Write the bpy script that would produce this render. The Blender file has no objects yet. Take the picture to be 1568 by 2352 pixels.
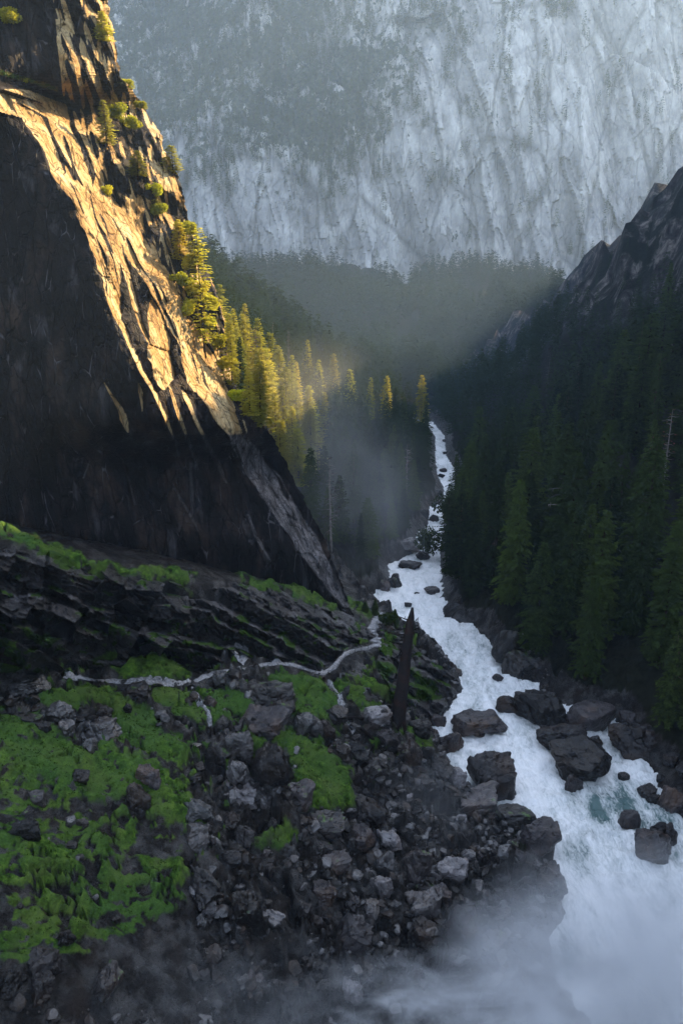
import bpy, bmesh, math, random
import numpy as np
from mathutils import Vector, Matrix

# ------------------------------------------------------------------ camera, world, sun, exposure
sc = bpy.context.scene
COL = sc.collection
FPX = 1829.0; CX = 784.0; CY = 1176.0      # camera intrinsics expressed on a 1568 x 2352 frame
PITCH = math.atan(616 / FPX)
CAMZ = 100.0
cam_d = bpy.data.cameras.new('camera'); cam = bpy.data.objects.new('camera', cam_d); COL.objects.link(cam)
cam.location = (0, 0, CAMZ); cam.rotation_euler = (math.pi / 2 - PITCH, 0, 0)
cam_d.sensor_fit = 'VERTICAL'; cam_d.sensor_height = 36.0; cam_d.lens = 36.0 * FPX / 2352
cam_d.clip_start = 0.5; cam_d.clip_end = 20000
sc.camera = cam

SUN_AZ = (0.85, 0.53); SUN_EL = math.radians(29.3)
w = bpy.data.worlds.new('World'); sc.world = w; w.use_nodes = True
nt = w.node_tree; bg = nt.nodes['Background']
sky = nt.nodes.new('ShaderNodeTexSky'); sky.sky_type = 'NISHITA'; sky.sun_disc = False
sky.sun_elevation = SUN_EL; sky.sun_rotation = math.atan2(SUN_AZ[0], SUN_AZ[1])
sky.air_density = 1.0; sky.dust_density = 1.0
hs = nt.nodes.new('ShaderNodeHueSaturation'); hs.inputs['Saturation'].default_value = 0.62
nt.links.new(sky.outputs[0], hs.inputs['Color']); nt.links.new(hs.outputs[0], bg.inputs[0]); bg.inputs[1].default_value = 0.15
sd = bpy.data.lights.new('sun', 'SUN'); sd.energy = 5.0; sd.angle = math.radians(0.5); sd.color = (1.0, 0.72, 0.38)
sun = bpy.data.objects.new('sun', sd); COL.objects.link(sun)
SUNV = Vector((SUN_AZ[0] * math.cos(SUN_EL), SUN_AZ[1] * math.cos(SUN_EL), math.sin(SUN_EL))).normalized()
sun.rotation_euler = SUNV.to_track_quat('Z', 'Y').to_euler()
sun.location = (200, 100, 400)
sc.view_settings.view_transform = 'Standard'; sc.view_settings.look = 'None'
sc.view_settings.gamma = 1.0; sc.view_settings.exposure = 2.0
sc.cycles.max_bounces = 5; sc.cycles.diffuse_bounces = 2; sc.cycles.glossy_bounces = 2
sc.cycles.volume_bounces = 1; sc.cycles.transmission_bounces = 2; sc.cycles.transparent_max_bounces = 8
sc.cycles.use_denoising = True
sc.cycles.volume_step_rate = 1.0; sc.cycles.volume_max_steps = 96

# ------------------------------------------------------------------ projection helpers
SP, CP = math.sin(PITCH), math.cos(PITCH)
def srow(py):
    return np.tan(PITCH + np.arctan((np.asarray(py, float) - CY) / FPX))
def depth_of(Y, z):
    return Y * CP + (CAMZ - z) * SP
def pix_Y(px, py, Y):
    z = CAMZ - srow(py) * Y
    return np.array([(px - CX) / FPX * depth_of(Y, z), Y, z])
def pix_z(px, py, z):
    Y = (CAMZ - z) / srow(py)
    return np.array([(px - CX) / FPX * depth_of(Y, z), Y, z])
def project(x, y, z):
    d = y * CP + (CAMZ - z) * SP
    v = -(y * SP - (CAMZ - z) * CP)
    up = (z - CAMZ) * CP + y * SP
    return CX + x / d * FPX, CY - up / d * FPX, d

# ------------------------------------------------------------------ numpy noise
def _h(ix, iy, iz, seed):
    n = (ix.astype(np.int64) * 374761393 + iy.astype(np.int64) * 668265263 + iz.astype(np.int64) * 2147483647 // 7 + seed * 1442695041) & 0xFFFFFFFF
    n = ((n ^ (n >> 13)) * 1274126177) & 0xFFFFFFFF
    n = ((n ^ (n >> 16)) * 2246822519) & 0xFFFFFFFF
    n = n ^ (n >> 15)
    return (n & 0xFFFFFF) / float(0x1000000)
def noise(x, y, z=0.0, seed=0):
    x, y, z = np.broadcast_arrays(np.asarray(x, float), np.asarray(y, float), np.asarray(z, float))
    xi, yi, zi = np.floor(x), np.floor(y), np.floor(z)
    fx, fy, fz = x - xi, y - yi, z - zi
    u = fx**3*(fx*(fx*6-15)+10); v = fy**3*(fy*(fy*6-15)+10); ww = fz**3*(fz*(fz*6-15)+10)
    out = 0
    zs = (0, 1) if np.any(fz) else (0,)
    for dz in zs:
        wz = ww if dz else 1 - ww
        for dy in (0, 1):
            wy = v if dy else 1 - v
            for dx in (0, 1):
                wx = u if dx else 1 - u
                a = _h(xi+dx, yi+dy, zi+dz, seed) * 2*np.pi
                c = _h(xi+dx, yi+dy, zi+dz, seed+77) * 2 - 1
                r = np.sqrt(1 - c*c) if len(zs) > 1 else 1.0
                g = np.cos(a)*r*(fx-dx) + np.sin(a)*r*(fy-dy) + (c*(fz-dz) if len(zs) > 1 else 0)
                out = out + wx*wy*wz*g
    return out * 1.5
def fbm(x, y, z=0.0, o=4, seed=0, gain=0.5):
    s = 0; a = 1.0; f = 1.0
    for k in range(o):
        s = s + a*noise(np.asarray(x)*f, np.asarray(y)*f, np.asarray(z)*f, seed+k*13); a *= gain; f *= 2.03
    return s
def ridged(x, y, z=0.0, o=4, seed=0):
    s = 0; a = 1.0; f = 1.0
    for k in range(o):
        s = s + a*(1-2*np.abs(noise(np.asarray(x)*f, np.asarray(y)*f, np.asarray(z)*f, seed+k*13))); a *= 0.5; f *= 2.07
    return s/2
def facets(x, y, seed=0, tilt=1.0):
    """Voronoi cells, each a tilted plane of random height: reads as angular broken rock. Returns height, edge gap."""
    x = np.asarray(x, float); y = np.asarray(y, float)
    xi, yi = np.floor(x), np.floor(y); z0 = np.zeros_like(xi)
    b1 = np.full(x.shape, 9.0); b2 = np.full(x.shape, 9.0); hh = np.zeros(x.shape)
    for dy in (-1, 0, 1):
        for dx in (-1, 0, 1):
            cx, cy = xi+dx, yi+dy
            px = cx + 0.15+0.7*_h(cx, cy, z0, seed); py = cy + 0.15+0.7*_h(cx, cy, z0, seed+1)
            d = np.hypot(x-px, y-py)
            hv = _h(cx, cy, z0, seed+2) + tilt*((x-px)*(_h(cx, cy, z0, seed+3)*2-1) + (y-py)*(_h(cx, cy, z0, seed+4)*2-1))
            near = d < b1
            b2 = np.where(near, b1, np.minimum(b2, d)); hh = np.where(near, hv, hh); b1 = np.where(near, d, b1)
    return hh, b2-b1
def sstep(a, b, x):
    t = np.clip((x-a)/(b-a), 0, 1); return t*t*(3-2*t)
rng = random.Random(7)

# ------------------------------------------------------------------ materials
def new_mat(name):
    m = bpy.data.materials.new(name); m.use_nodes = True
    t = m.node_tree; t.nodes.clear()
    out = t.nodes.new('ShaderNodeOutputMaterial')
    return m, t, out
class N:
    def __init__(s, t): s.t = t
    def n(s, typ, **kw):
        nd = s.t.nodes.new(typ)
        for k, v in kw.items():
            if k.startswith('i_'):
                key = k[2:]; key = int(key) if key.isdigit() else key.replace('_', ' ')
                if isinstance(v, bpy.types.NodeSocket): s.t.links.new(v, nd.inputs[key])
                else: nd.inputs[key].default_value = v
            else: setattr(nd, k, v)
        return nd
    def pos(s, scale=(1, 1, 1), rot=(0, 0, 0), obj=False):
        src = s.n('ShaderNodeTexCoord').outputs['Object'] if obj else s.n('ShaderNodeNewGeometry').outputs['Position']
        return s.n('ShaderNodeMapping', i_Vector=src, i_Scale=scale, i_Rotation=rot).outputs[0]
    def noise(s, vec, scale=1.0, detail=6.0, rough=0.6, dist=0.0):
        return s.n('ShaderNodeTexNoise', i_Vector=vec, i_Scale=scale, i_Detail=detail, i_Roughness=rough, i_Distortion=dist).outputs[0]
    def ramp(s, fac, stops, interp='LINEAR'):
        r = s.n('ShaderNodeValToRGB', i_0=fac); cr = r.color_ramp; cr.interpolation = interp
        while len(cr.elements) < len(stops): cr.elements.new(0.5)
        for e, (p, c) in zip(cr.elements, stops):
            e.position = p; e.color = c if len(c) == 4 else (*c, 1)
        return r.outputs[0]
    def mix(s, f, a, b, mode='MIX'):
        m = s.n('ShaderNodeMix', data_type='RGBA', blend_type=mode)
        for k, v in ((0, f), (6, a), (7, b)):
            if isinstance(v, bpy.types.NodeSocket): s.t.links.new(v, m.inputs[k])
            else: m.inputs[k].default_value = v if (k == 0 or len(v) == 4) else (*v, 1)
        return m.outputs[2]
    def math(s, op, a, b=0.0, clamp=False):
        m = s.n('ShaderNodeMath', operation=op, use_clamp=clamp)
        for k, v in ((0, a), (1, b)):
            if isinstance(v, bpy.types.NodeSocket): s.t.links.new(v, m.inputs[k])
            else: m.inputs[k].default_value = v
        return m.outputs[0]
    def attr(s, name): return s.n('ShaderNodeAttribute', attribute_name=name).outputs['Fac']
    def bump(s, h, strength=0.5, dist=0.3):
        return s.n('ShaderNodeBump', i_Height=h, i_Strength=strength, i_Distance=dist).outputs[0]
    def bsdf(s, out, col, rough=0.8, normal=None, spec=0.5):
        b = s.n('ShaderNodeBsdfPrincipled')
        for k, v in (('Base Color', col), ('Roughness', rough), ('Specular IOR Level', spec)):
            if isinstance(v, bpy.types.NodeSocket): s.t.links.new(v, b.inputs[k])
            else: b.inputs[k].default_value = (*v, 1) if isinstance(v, tuple) and len(v) == 3 else v
        if normal is not None: s.t.links.new(normal, b.inputs['Normal'])
        s.t.links.new(b.outputs[0], out.inputs[0]); return b

def rock_mat(name, dark, light, scale=1.0, rough=(0.35, 0.75), moss=0.0, obj=False, brown=(0.045, 0.028, 0.018), bump=0.75, spec=0.22):
    m, t, out = new_mat(name); g = N(t)
    p = g.pos((scale,)*3)
    n1 = g.noise(p, 0.5, 8, 0.65); n2 = g.noise(p, 2.4, 8, 0.72); n3 = g.noise(p, 0.2, 3, 0.5)
    col = g.ramp(n1, [(0.3, dark), (0.7, light)])
    col = g.mix(g.ramp(n3, [(0.5, (0, 0, 0)), (0.68, (0.7, 0.7, 0.7))]), col, brown)
    if obj:
        oi = g.n('ShaderNodeObjectInfo').outputs['Random']
        col = g.mix(1.0, col, g.ramp(oi, [(0, (0.25, 0.25, 0.26)), (0.7, (0.9, 0.86, 0.84)), (1, (2.3, 2.2, 2.2))]), 'MULTIPLY')
    col = g.mix(0.55, col, g.ramp(n2, [(0.3, (0.4, 0.4, 0.4)), (0.7, (1.5, 1.5, 1.5))]), 'MULTIPLY')
    if moss > 0:
        nz = g.n('ShaderNodeSeparateXYZ', i_0=g.n('ShaderNodeNewGeometry').outputs['Normal']).outputs[2]
        mk = g.math('MULTIPLY', g.ramp(nz, [(0.55, (0, 0, 0)), (0.8, (1, 1, 1))]), g.ramp(n1, [(0.6-moss*0.2, (0, 0, 0)), (0.66-moss*0.2, (1, 1, 1))]))
        col = g.mix(mk, col, (0.045, 0.10, 0.012))
    h = g.math('ADD', g.math('MULTIPLY', n1, 1.0), g.math('MULTIPLY', n2, 0.35))
    g.bsdf(out, col, g.ramp(n2, [(0.35, (rough[0],)*3), (0.65, (rough[1],)*3)]), g.bump(h, bump, 0.5/scale), spec)
    return m

M_boulder = rock_mat('wet_dark_boulder', (0.006, 0.0055, 0.006), (0.034, 0.031, 0.033), 1.0, (0.2, 0.5), 0.0, True, spec=0.35)
M_pale = rock_mat('pale_damp_boulder', (0.015, 0.014, 0.015), (0.12, 0.115, 0.12), 1.0, (0.2, 0.5), 0.0, True, spec=0.9)
M_bank = rock_mat('granite_boulder', (0.008, 0.007, 0.007), (0.045, 0.040, 0.041), 1.0, (0.22, 0.5), 0.1, True, spec=0.5)
M_slab = rock_mat('wet_slab_rock', (0.006, 0.0055, 0.006), (0.035, 0.032, 0.036), 0.7, (0.25, 0.55), 0.35, False, (0.025, 0.016, 0.011), 0.9, 0.5)

# cliff
M_cliff, t, out = new_mat('cliff_granite'); g = N(t)
p = g.pos((1, 1, 0.28), (0, math.radians(-24), 0)); p2 = g.pos()
n1 = g.noise(p, 0.18, 8, 0.65, 0.4); n2 = g.noise(p2, 1.6, 10, 0.72); n3 = g.noise(p, 0.5, 4, 0.5); n4 = g.noise(g.pos((1, 1, 0.06)), 0.35, 6, 0.6)
sunlit_tone = g.ramp(n1, [(0.3, (0.13, 0.07, 0.024)), (0.46, (0.33, 0.21, 0.085)), (0.66, (0.56, 0.45, 0.26))])  # sunlight put into the colour: golden rock on the lit ramps
shaded_tone = g.ramp(n1, [(0.35, (0.003, 0.0028, 0.003)), (0.52, (0.008, 0.0065, 0.0065)), (0.68, (0.042, 0.030, 0.024))])  # shade put into the colour: near-black rock on faces turned from the sun
shaded_tone = g.mix(g.ramp(n4, [(0.57, (0, 0, 0)), (0.72, (0.8, 0.8, 0.8))]), shaded_tone, (0.075, 0.073, 0.08))
mk = g.math('ADD', g.attr('sunlit_tone'), g.math('MULTIPLY', g.math('SUBTRACT', n3, 0.5), 0.7))
col = g.mix(g.ramp(mk, [(0.35, (0, 0, 0)), (0.6, (1, 1, 1))]), shaded_tone, sunlit_tone)
col = g.mix(0.6, col, g.ramp(n2, [(0.3, (0.35, 0.33, 0.3)), (0.7, (1.45, 1.45, 1.45))]), 'MULTIPLY')
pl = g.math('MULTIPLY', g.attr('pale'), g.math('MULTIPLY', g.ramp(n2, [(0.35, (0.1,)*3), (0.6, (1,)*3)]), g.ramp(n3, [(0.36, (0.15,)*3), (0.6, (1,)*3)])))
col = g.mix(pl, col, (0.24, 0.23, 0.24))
gm = g.math('ADD', g.attr('green'), g.math('MULTIPLY', g.math('SUBTRACT', n2, 0.5), 1.2))
col = g.mix(g.ramp(gm, [(0.5, (0, 0, 0)), (0.62, (1, 1, 1))]), col, g.ramp(g.noise(p2, 0.8, 4), [(0.45, (0.035, 0.07, 0.010)), (0.7, (0.14, 0.09, 0.015))]))
cr = g.n('ShaderNodeTexVoronoi', i_Vector=g.pos((1, 1, 0.16), (0, math.radians(-27), 0)), i_Scale=0.42, feature='DISTANCE_TO_EDGE').outputs[0]
cr2 = g.n('ShaderNodeTexVoronoi', i_Vector=g.pos((1, 1, 0.4), (0, math.radians(-35), 0)), i_Scale=0.9, feature='DISTANCE_TO_EDGE').outputs[0]
crk = g.math('MULTIPLY', g.ramp(cr, [(0.0, (0.12,)*3), (0.05, (1,)*3)]), g.ramp(cr2, [(0.0, (0.45,)*3), (0.04, (1,)*3)]))
col = g.mix(0.85, col, crk, 'MULTIPLY')
jl = g.math('MULTIPLY', g.ramp(cr, [(0.012, (1,)*3), (0.03, (0,)*3)]), g.ramp(n3, [(0.55, (0, 0, 0)), (0.68, (0.8,)*3)]))
col = g.mix(g.math('MULTIPLY', jl, g.math('SUBTRACT', 1.0, g.attr('sunlit_tone'), True)), col, (0.11, 0.105, 0.115))
hh = g.math('ADD', g.math('MULTIPLY', n1, 2.0), g.math('ADD', g.math('MULTIPLY', n2, 0.5), g.math('MULTIPLY', crk, 0.7)))
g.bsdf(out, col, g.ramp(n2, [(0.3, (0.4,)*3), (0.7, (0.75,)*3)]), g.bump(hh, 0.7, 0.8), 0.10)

# ground
M_ground, t, out = new_mat('talus_and_moss'); g = N(t)
p = g.pos()
n1 = g.noise(p, 0.25, 8, 0.62); n2 = g.noise(p, 0.9, 10, 0.76); n3 = g.noise(p, 5.0, 5, 0.7); n0 = g.noise(p, 0.07, 3, 0.5)
rock = g.ramp(n2, [(0.38, (0.003, 0.003, 0.003)), (0.56, (0.011, 0.010, 0.010)), (0.7, (0.06, 0.057, 0.06))])
rock = g.mix(g.ramp(n1, [(0.5, (0, 0, 0)), (0.65, (0.5,)*3)]), rock, (0.022, 0.014, 0.010))
green = g.ramp(n2, [(0.38, (0.008, 0.018, 0.003)), (0.5, (0.034, 0.080, 0.009)), (0.62, (0.10, 0.18, 0.022))])
green = g.mix(g.ramp(n1, [(0.4, (0, 0, 0)), (0.62, (0.7,)*3)]), green, (0.085, 0.125, 0.03))
green = g.mix(g.ramp(n0, [(0.42, (0, 0, 0)), (0.6, (0.75,)*3)]), green, g.ramp(n3, [(0.3, (0.02, 0.05, 0.010)), (0.7, (0.06, 0.13, 0.03))]))
gm = g.math('ADD', g.attr('green'), g.math('MULTIPLY', g.math('SUBTRACT', n2, 0.5), 1.1))
gmask = g.ramp(gm, [(0.32, (0, 0, 0)), (0.66, (1, 1, 1))])
col = g.mix(gmask, rock, green)
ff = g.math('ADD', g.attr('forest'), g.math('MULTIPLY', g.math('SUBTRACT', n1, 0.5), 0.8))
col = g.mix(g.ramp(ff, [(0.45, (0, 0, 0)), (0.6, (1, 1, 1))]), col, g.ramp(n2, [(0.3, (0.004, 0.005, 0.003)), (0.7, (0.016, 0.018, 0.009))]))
hh = g.math('ADD', g.math('MULTIPLY', n2, 1.0), g.math('MULTIPLY', n3, 0.35))
hillm = g.attr('hill')
hp = g.pos((1, 1, 0.5)); hn = g.noise(hp, 0.05, 10, 0.68, 0.5); hn2 = g.noise(g.pos((1, 1, 0.6), (0, math.radians(25), 0)), 0.12, 10, 0.72, 0.6)
hcol = g.ramp(hn2, [(0.38, (0.008, 0.007, 0.0065)), (0.5, (0.035, 0.031, 0.029)), (0.64, (0.17, 0.155, 0.145))])
hcol = g.mix(g.ramp(hn, [(0.46, (0, 0, 0)), (0.54, (1, 1, 1))]), hcol, (0.008, 0.011, 0.006))
col = g.mix(hillm, col, hcol)
g.bsdf(out, col, g.mix(g.math('MAXIMUM', gmask, g.math('MAXIMUM', g.attr('forest'), hillm)), g.ramp(n3, [(0.35, (0.18,)*3), (0.65, (0.5,)*3)]), (0.9, 0.9, 0.9)), g.bump(g.math('ADD', hh, g.math('MULTIPLY', g.math('MULTIPLY', hn2, hillm), 14.0)), 0.9, 0.5), g.mix(g.math('MAXIMUM', gmask, g.math('MAXIMUM', g.attr('forest'), hillm)), g.ramp(g.noise(p, 0.35, 5, 0.6), [(0.48, (0.18,)*3), (0.62, (0.85,)*3)]), (0.1, 0.1, 0.1)))

# far wall
M_far, t, out = new_mat('distant_granite_wall'); g = N(t)
p = g.pos((1, 0.3, 0.35), (0, math.radians(-8), 0)); pq = g.pos((1, 0.4, 0.3), (0, math.radians(24), 0)); pr = g.pos((1, 1, 1))
n1 = g.noise(p, 0.012, 8, 0.65, 0.2); n2 = g.noise(pq, 0.05, 9, 0.7, 0.1); n3 = g.noise(pr, 0.012, 7, 0.62)
n4 = g.noise(g.pos((1, 0.5, 0.6)), 0.03, 10, 0.72)
rock = g.ramp(g.math('ADD', g.math('MULTIPLY', n1, 0.35), g.math('ADD', g.math('MULTIPLY', n2, 0.2), g.math('MULTIPLY', n4, 0.45))), [(0.41, (0.13, 0.13, 0.135)), (0.49, (0.23, 0.23, 0.235)), (0.58, (0.36, 0.36, 0.36))])
rock = g.mix(0.55, rock, g.ramp(g.attr('tone'), [(0.2, (0.72,)*3), (0.5, (1.15,)*3), (0.8, (1.65,)*3)]), 'MULTIPLY')
for sc_, rt, st, lo_ in ((0.010, 14, 0.3, 0.5), (0.028, -24, 0.3, 0.72)):
    wv = g.n('ShaderNodeVectorMath', operation='MULTIPLY_ADD', i_0=g.n('ShaderNodeTexNoise', i_Vector=pr, i_Scale=sc_*1.6, i_Detail=4.0).outputs['Color'], i_1=(0.8/sc_*0.28,)*3, i_2=g.n('ShaderNodeNewGeometry').outputs['Position']).outputs[0]
    vv = g.n('ShaderNodeTexVoronoi', i_Vector=g.n('ShaderNodeMapping', i_Vector=wv, i_Scale=(1, 0.2, st), i_Rotation=(0, math.radians(rt), 0)).outputs[0], i_Scale=sc_, feature='DISTANCE_TO_EDGE').outputs[0]
    rock = g.mix(1.0, rock, g.ramp(vv, [(0.0, (lo_,)*3), (0.035, (1,)*3)]), 'MULTIPLY')
veg = g.math('ADD', g.attr('green'), g.math('MULTIPLY', g.math('SUBTRACT', n3, 0.5), 1.6))
veg = g.math('ADD', veg, g.math('MULTIPLY', g.math('SUBTRACT', g.noise(g.pos((1, 1, .4)), 0.06, 8, 0.7), 0.5), 1.5))
col = g.mix(g.ramp(veg, [(0.46, (0, 0, 0)), (0.52, (1, 1, 1))]), rock, g.ramp(g.noise(pr, 0.15, 5), [(0.35, (0.008, 0.012, 0.008)), (0.65, (0.07, 0.08, 0.06))]))
g.bsdf(out, col, 0.9, g.bump(g.math('ADD', n4, n2), 0.5, 4.0), 0.1)

def leaf_mat(name, a, b, c, trans=0.35):
    m, t, out = new_mat(name); g = N(t)
    oi = g.n('ShaderNodeObjectInfo').outputs['Random']
    n = g.noise(g.pos(), 0.9, 6, 0.7)
    col = g.mix(g.ramp(n, [(0.4, (0, 0, 0)), (0.62, (1, 1, 1))]), a, b)
    col = g.mix(g.math('MULTIPLY', oi, 0.7), col, c)
    vr = g.math('FRACT', g.math('MULTIPLY', oi, 37.7))
    col = g.mix(1.0, col, g.ramp(vr, [(0, (0.5, 0.52, 0.6)), (0.6, (1, 1, 1)), (1, (1.6, 1.5, 1.2))]), 'MULTIPLY')
    d = g.n('ShaderNodeBsdfDiffuse', i_Color=col); tr = g.n('ShaderNodeBsdfTranslucent', i_Color=col)
    mx = g.n('ShaderNodeMixShader', i_0=trans); t.links.new(d.outputs[0], mx.inputs[1]); t.links.new(tr.outputs[0], mx.inputs[2])
    t.links.new(mx.outputs[0], out.inputs[0]); return m
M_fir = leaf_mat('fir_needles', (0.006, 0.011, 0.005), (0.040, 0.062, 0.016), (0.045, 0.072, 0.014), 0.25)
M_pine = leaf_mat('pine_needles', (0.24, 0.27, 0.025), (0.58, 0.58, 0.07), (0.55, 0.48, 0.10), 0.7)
M_bush = leaf_mat('bush_leaves', (0.20, 0.26, 0.02), (0.45, 0.48, 0.04), (0.48, 0.38, 0.04), 0.6)
M_dry = leaf_mat('dead_needles', (0.06, 0.03, 0.025), (0.15, 0.06, 0.045), (0.09, 0.045, 0.045), 0.2)
M_bark = rock_mat('bark', (0.02, 0.014, 0.010), (0.06, 0.042, 0.03), 3.0, (0.8, 0.95), 0, True, (0.03, 0.02, 0.015))
M_char = rock_mat('charred_wood', (0.003, 0.0028, 0.003), (0.012, 0.010, 0.010), 3.0, (0.6, 0.9), 0, True, (0.016, 0.008, 0.006), spec=0.1)
M_deadwood = rock_mat('weathered_wood', (0.07, 0.065, 0.06), (0.16, 0.15, 0.14), 3.0, (0.8, 0.95), 0, True, (0.06, 0.04, 0.03))
M_metal, t, out = new_mat('grey_metal'); N(t).bsdf(out, (0.12, 0.12, 0.13), 0.5)
M_path, t, out = new_mat('wet_stone_path'); g = N(t)
p = g.pos(); n2 = g.noise(p, 2.2, 8, 0.7); v = g.n('ShaderNodeTexVoronoi', i_Vector=p, i_Scale=1.1, feature='DISTANCE_TO_EDGE').outputs[0]
col = g.mix(g.ramp(v, [(0.0, (0.3,)*3), (0.06, (1, 1, 1))]), (0.04, 0.038, 0.04), g.ramp(n2, [(0.36, (0.05, 0.05, 0.052)), (0.62, (0.3, 0.3, 0.32))]))
g.bsdf(out, col, g.ramp(n2, [(0.3, (0.2,)*3), (0.7, (0.5,)*3)]), g.bump(g.math('ADD', n2, v), 0.6, 0.2))

# water
M_water, t, out = new_mat('foaming_water'); g = N(t)
p = g.pos(); pw = g.pos((1.25, 0.42, 1), (0, 0, math.radians(12)))
n1 = g.noise(pw, 0.22, 6, 0.6, 0.8); n2 = g.noise(pw, 1.1, 8, 0.68, 1.2); n3 = g.noise(pw, 0.07, 3, 0.5)
fm = g.math('ADD', g.math('MULTIPLY', n1, 0.55), g.math('MULTIPLY', n2, 0.5))
fm = g.math('ADD', fm, g.attr('foam'))
foam = g.ramp(fm, [(0.44, (0, 0, 0)), (0.56, (0.5,)*3), (0.66, (0.8,)*3), (0.78, (1, 1, 1))])
col = g.mix(foam, (0.06, 0.12, 0.12), (0.9, 0.91, 0.92))
g.bsdf(out, col, g.ramp(foam, [(0.2, (0.12,)*3), (0.7, (0.7,)*3)]), g.bump(g.math('ADD', n2, n1), 0.7, 0.5), 0.5)

# ------------------------------------------------------------------ mesh helpers
def mesh_np(name, V, F, mats=(), attrs=None, smooth=True):
    """V (n,3) array; F (m,3|4) int array"""
    me = bpy.data.meshes.new(name); V = np.asarray(V, np.float32); F = np.asarray(F, np.int32)
    k = F.shape[1]
    me.vertices.add(len(V)); me.vertices.foreach_set('co', V.ravel())
    me.loops.add(F.size); me.loops.foreach_set('vertex_index', F.ravel())
    me.polygons.add(len(F)); me.polygons.foreach_set('loop_start', np.arange(0, F.size, k, dtype=np.int32))
    me.update(calc_edges=True)
    me.polygons.foreach_set('use_smooth', np.full(len(F), smooth, bool))
    for m in mats: me.materials.append(m)
    for k2, a in (attrs or {}).items():
        at = me.attributes.new(k2, 'FLOAT', 'POINT'); at.data.foreach_set('value', np.asarray(a, np.float32).ravel())
    return me
def link(name, me, parent=None, loc=None):
    o = bpy.data.objects.new(name, me); COL.objects.link(o)
    if parent is not None: o.parent = parent
    if loc is not None: o.location = loc
    return o
def tag(o, label=None, cat=None, group=None, kind=None):
    if label: o['label'] = label
    if cat: o['category'] = cat
    if group: o['group'] = group
    if kind: o['kind'] = kind
    return o
def grid_faces(ny, nx):
    i = np.arange(ny*nx).reshape(ny, nx)
    return np.stack([i[:-1, :-1], i[:-1, 1:], i[1:, 1:], i[1:, :-1]], -1).reshape(-1, 4)
def poly_sdf(P, x, y):
    """signed distance, negative inside"""
    P = np.asarray(P, float); Q = np.roll(P, -1, 0)
    d = np.full(x.shape, 1e9); ins = np.zeros(x.shape, bool)
    for (ax, ay), (bx, by) in zip(P, Q):
        ex, ey = bx-ax, by-ay; wx, wy = x-ax, y-ay
        tt = np.clip((wx*ex+wy*ey)/(ex*ex+ey*ey+1e-12), 0, 1)
        d = np.minimum(d, (wx-ex*tt)**2+(wy-ey*tt)**2)
        c = ((ay > y) != (by > y)) & (x < (bx-ax)*(y-ay)/((by-ay) if by != ay else 1e-9)+ax)
        ins ^= c
    d = np.sqrt(d); return np.where(ins, -d, d)

# ------------------------------------------------------------------ terrain
def zr(Y):
    Y = np.asarray(Y, float)
    return -0.05*np.clip(Y-130, 0, 600) - 0.01*np.clip(Y-730, 0, 2000)
def pix_river(px, py):
    Y = 150.0
    for _ in range(60): Y = 0.5*Y + 0.5*(CAMZ-float(zr(Y)))/float(srow(py))
    return pix_Y(px, py, Y)
left_bank = [(999,1001),(999,1046),(1004,1091),(1019,1121),(1017,1151),(984,1171),(984,1201),(962,1221),(954,1266),(890,1296),(900,1345),(838,1371),
 (874,1405),(914,1421),(948,1461),(1006,1497),(1035,1519),(1060,1555),(1055,1590),(1031,1630),(990,1666),(1031,1742),(1040,1771),(1073,1801),(1157,1865),
 (1237,1905),(1277,1949),(1261,1981),(1253,2021),(1296,2091),(1258,2152),(1280,2259),(1356,2360),(1400,2700)]
right_bank = [(1021,1001),(1023,1046),(1046,1081),(1043,1146),(1018,1196),(1011,1271),(1011,1321),(1016,1371),(1036,1421),(1084,1435),(1124,1471),
 (1134,1501),(1165,1517),(1175,1549),(1229,1577),(1260,1600),(1340,1630),(1413,1650),(1435,1677),(1425,1705),(1461,1745),(1501,1765),(1513,1809),(1533,1849),(1575,1885),(1700,2050),(1800,2352),(1900,2700)]
LB = [pix_river(*q)[:2] for q in left_bank]; RB = [pix_river(*q)[:2] for q in right_bank]
RIV = np.array(LB[::-1] + [(40, 700), (60, 900), (90, 900), (70, 700)] + RB)
RIV = np.array([p for p in LB[::-1]] + [(LB[0][0]-14, 560), (LB[0][0]-50, 620), (LB[0][0]-95, 700), (LB[0][0]-85, 706), (LB[0][0]-38, 632), (RB[0][0]-2, 565)] + RB)

ctl = []   # (x,y,z)
def cp(px, py, z): q = pix_z(px, py, z); ctl.append((q[0], q[1], z))
for q in [(0,2352,30),(400,2352,17),(784,2352,5),(1100,2352,1),(0,2100,33),(400,2100,21),(784,2100,8),(1100,2100,2),
          (0,1900,35),(200,1900,30),(400,1900,25),(600,1900,18),(784,1900,12),(1040,1900,3.5),(0,1700,36),(300,1700,31),(600,1700,22),(784,1700,15.5),(910,1680,10),
          (1000,1750,4),(1180,1900,1.5),(0,1560,37),(200,1560,33),(420,1575,27.5),(600,1530,23),(740,1547,19),(840,1495,15),(930,1560,11),(1000,1560,4),
          (0,1480,42),(200,1470,37.5),(420,1500,30),(600,1480,28),(0,1350,49),(0,1230,52),(150,1260,47),(300,1300,42),(460,1330,37),(600,1350,29),(700,1365,22),(800,1390,8),
          (600,1440,29),(700,1450,24),(780,1440,19),(860,1430,9),(850,1400,6),(950,1480,7)]:
    cp(*q)
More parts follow.
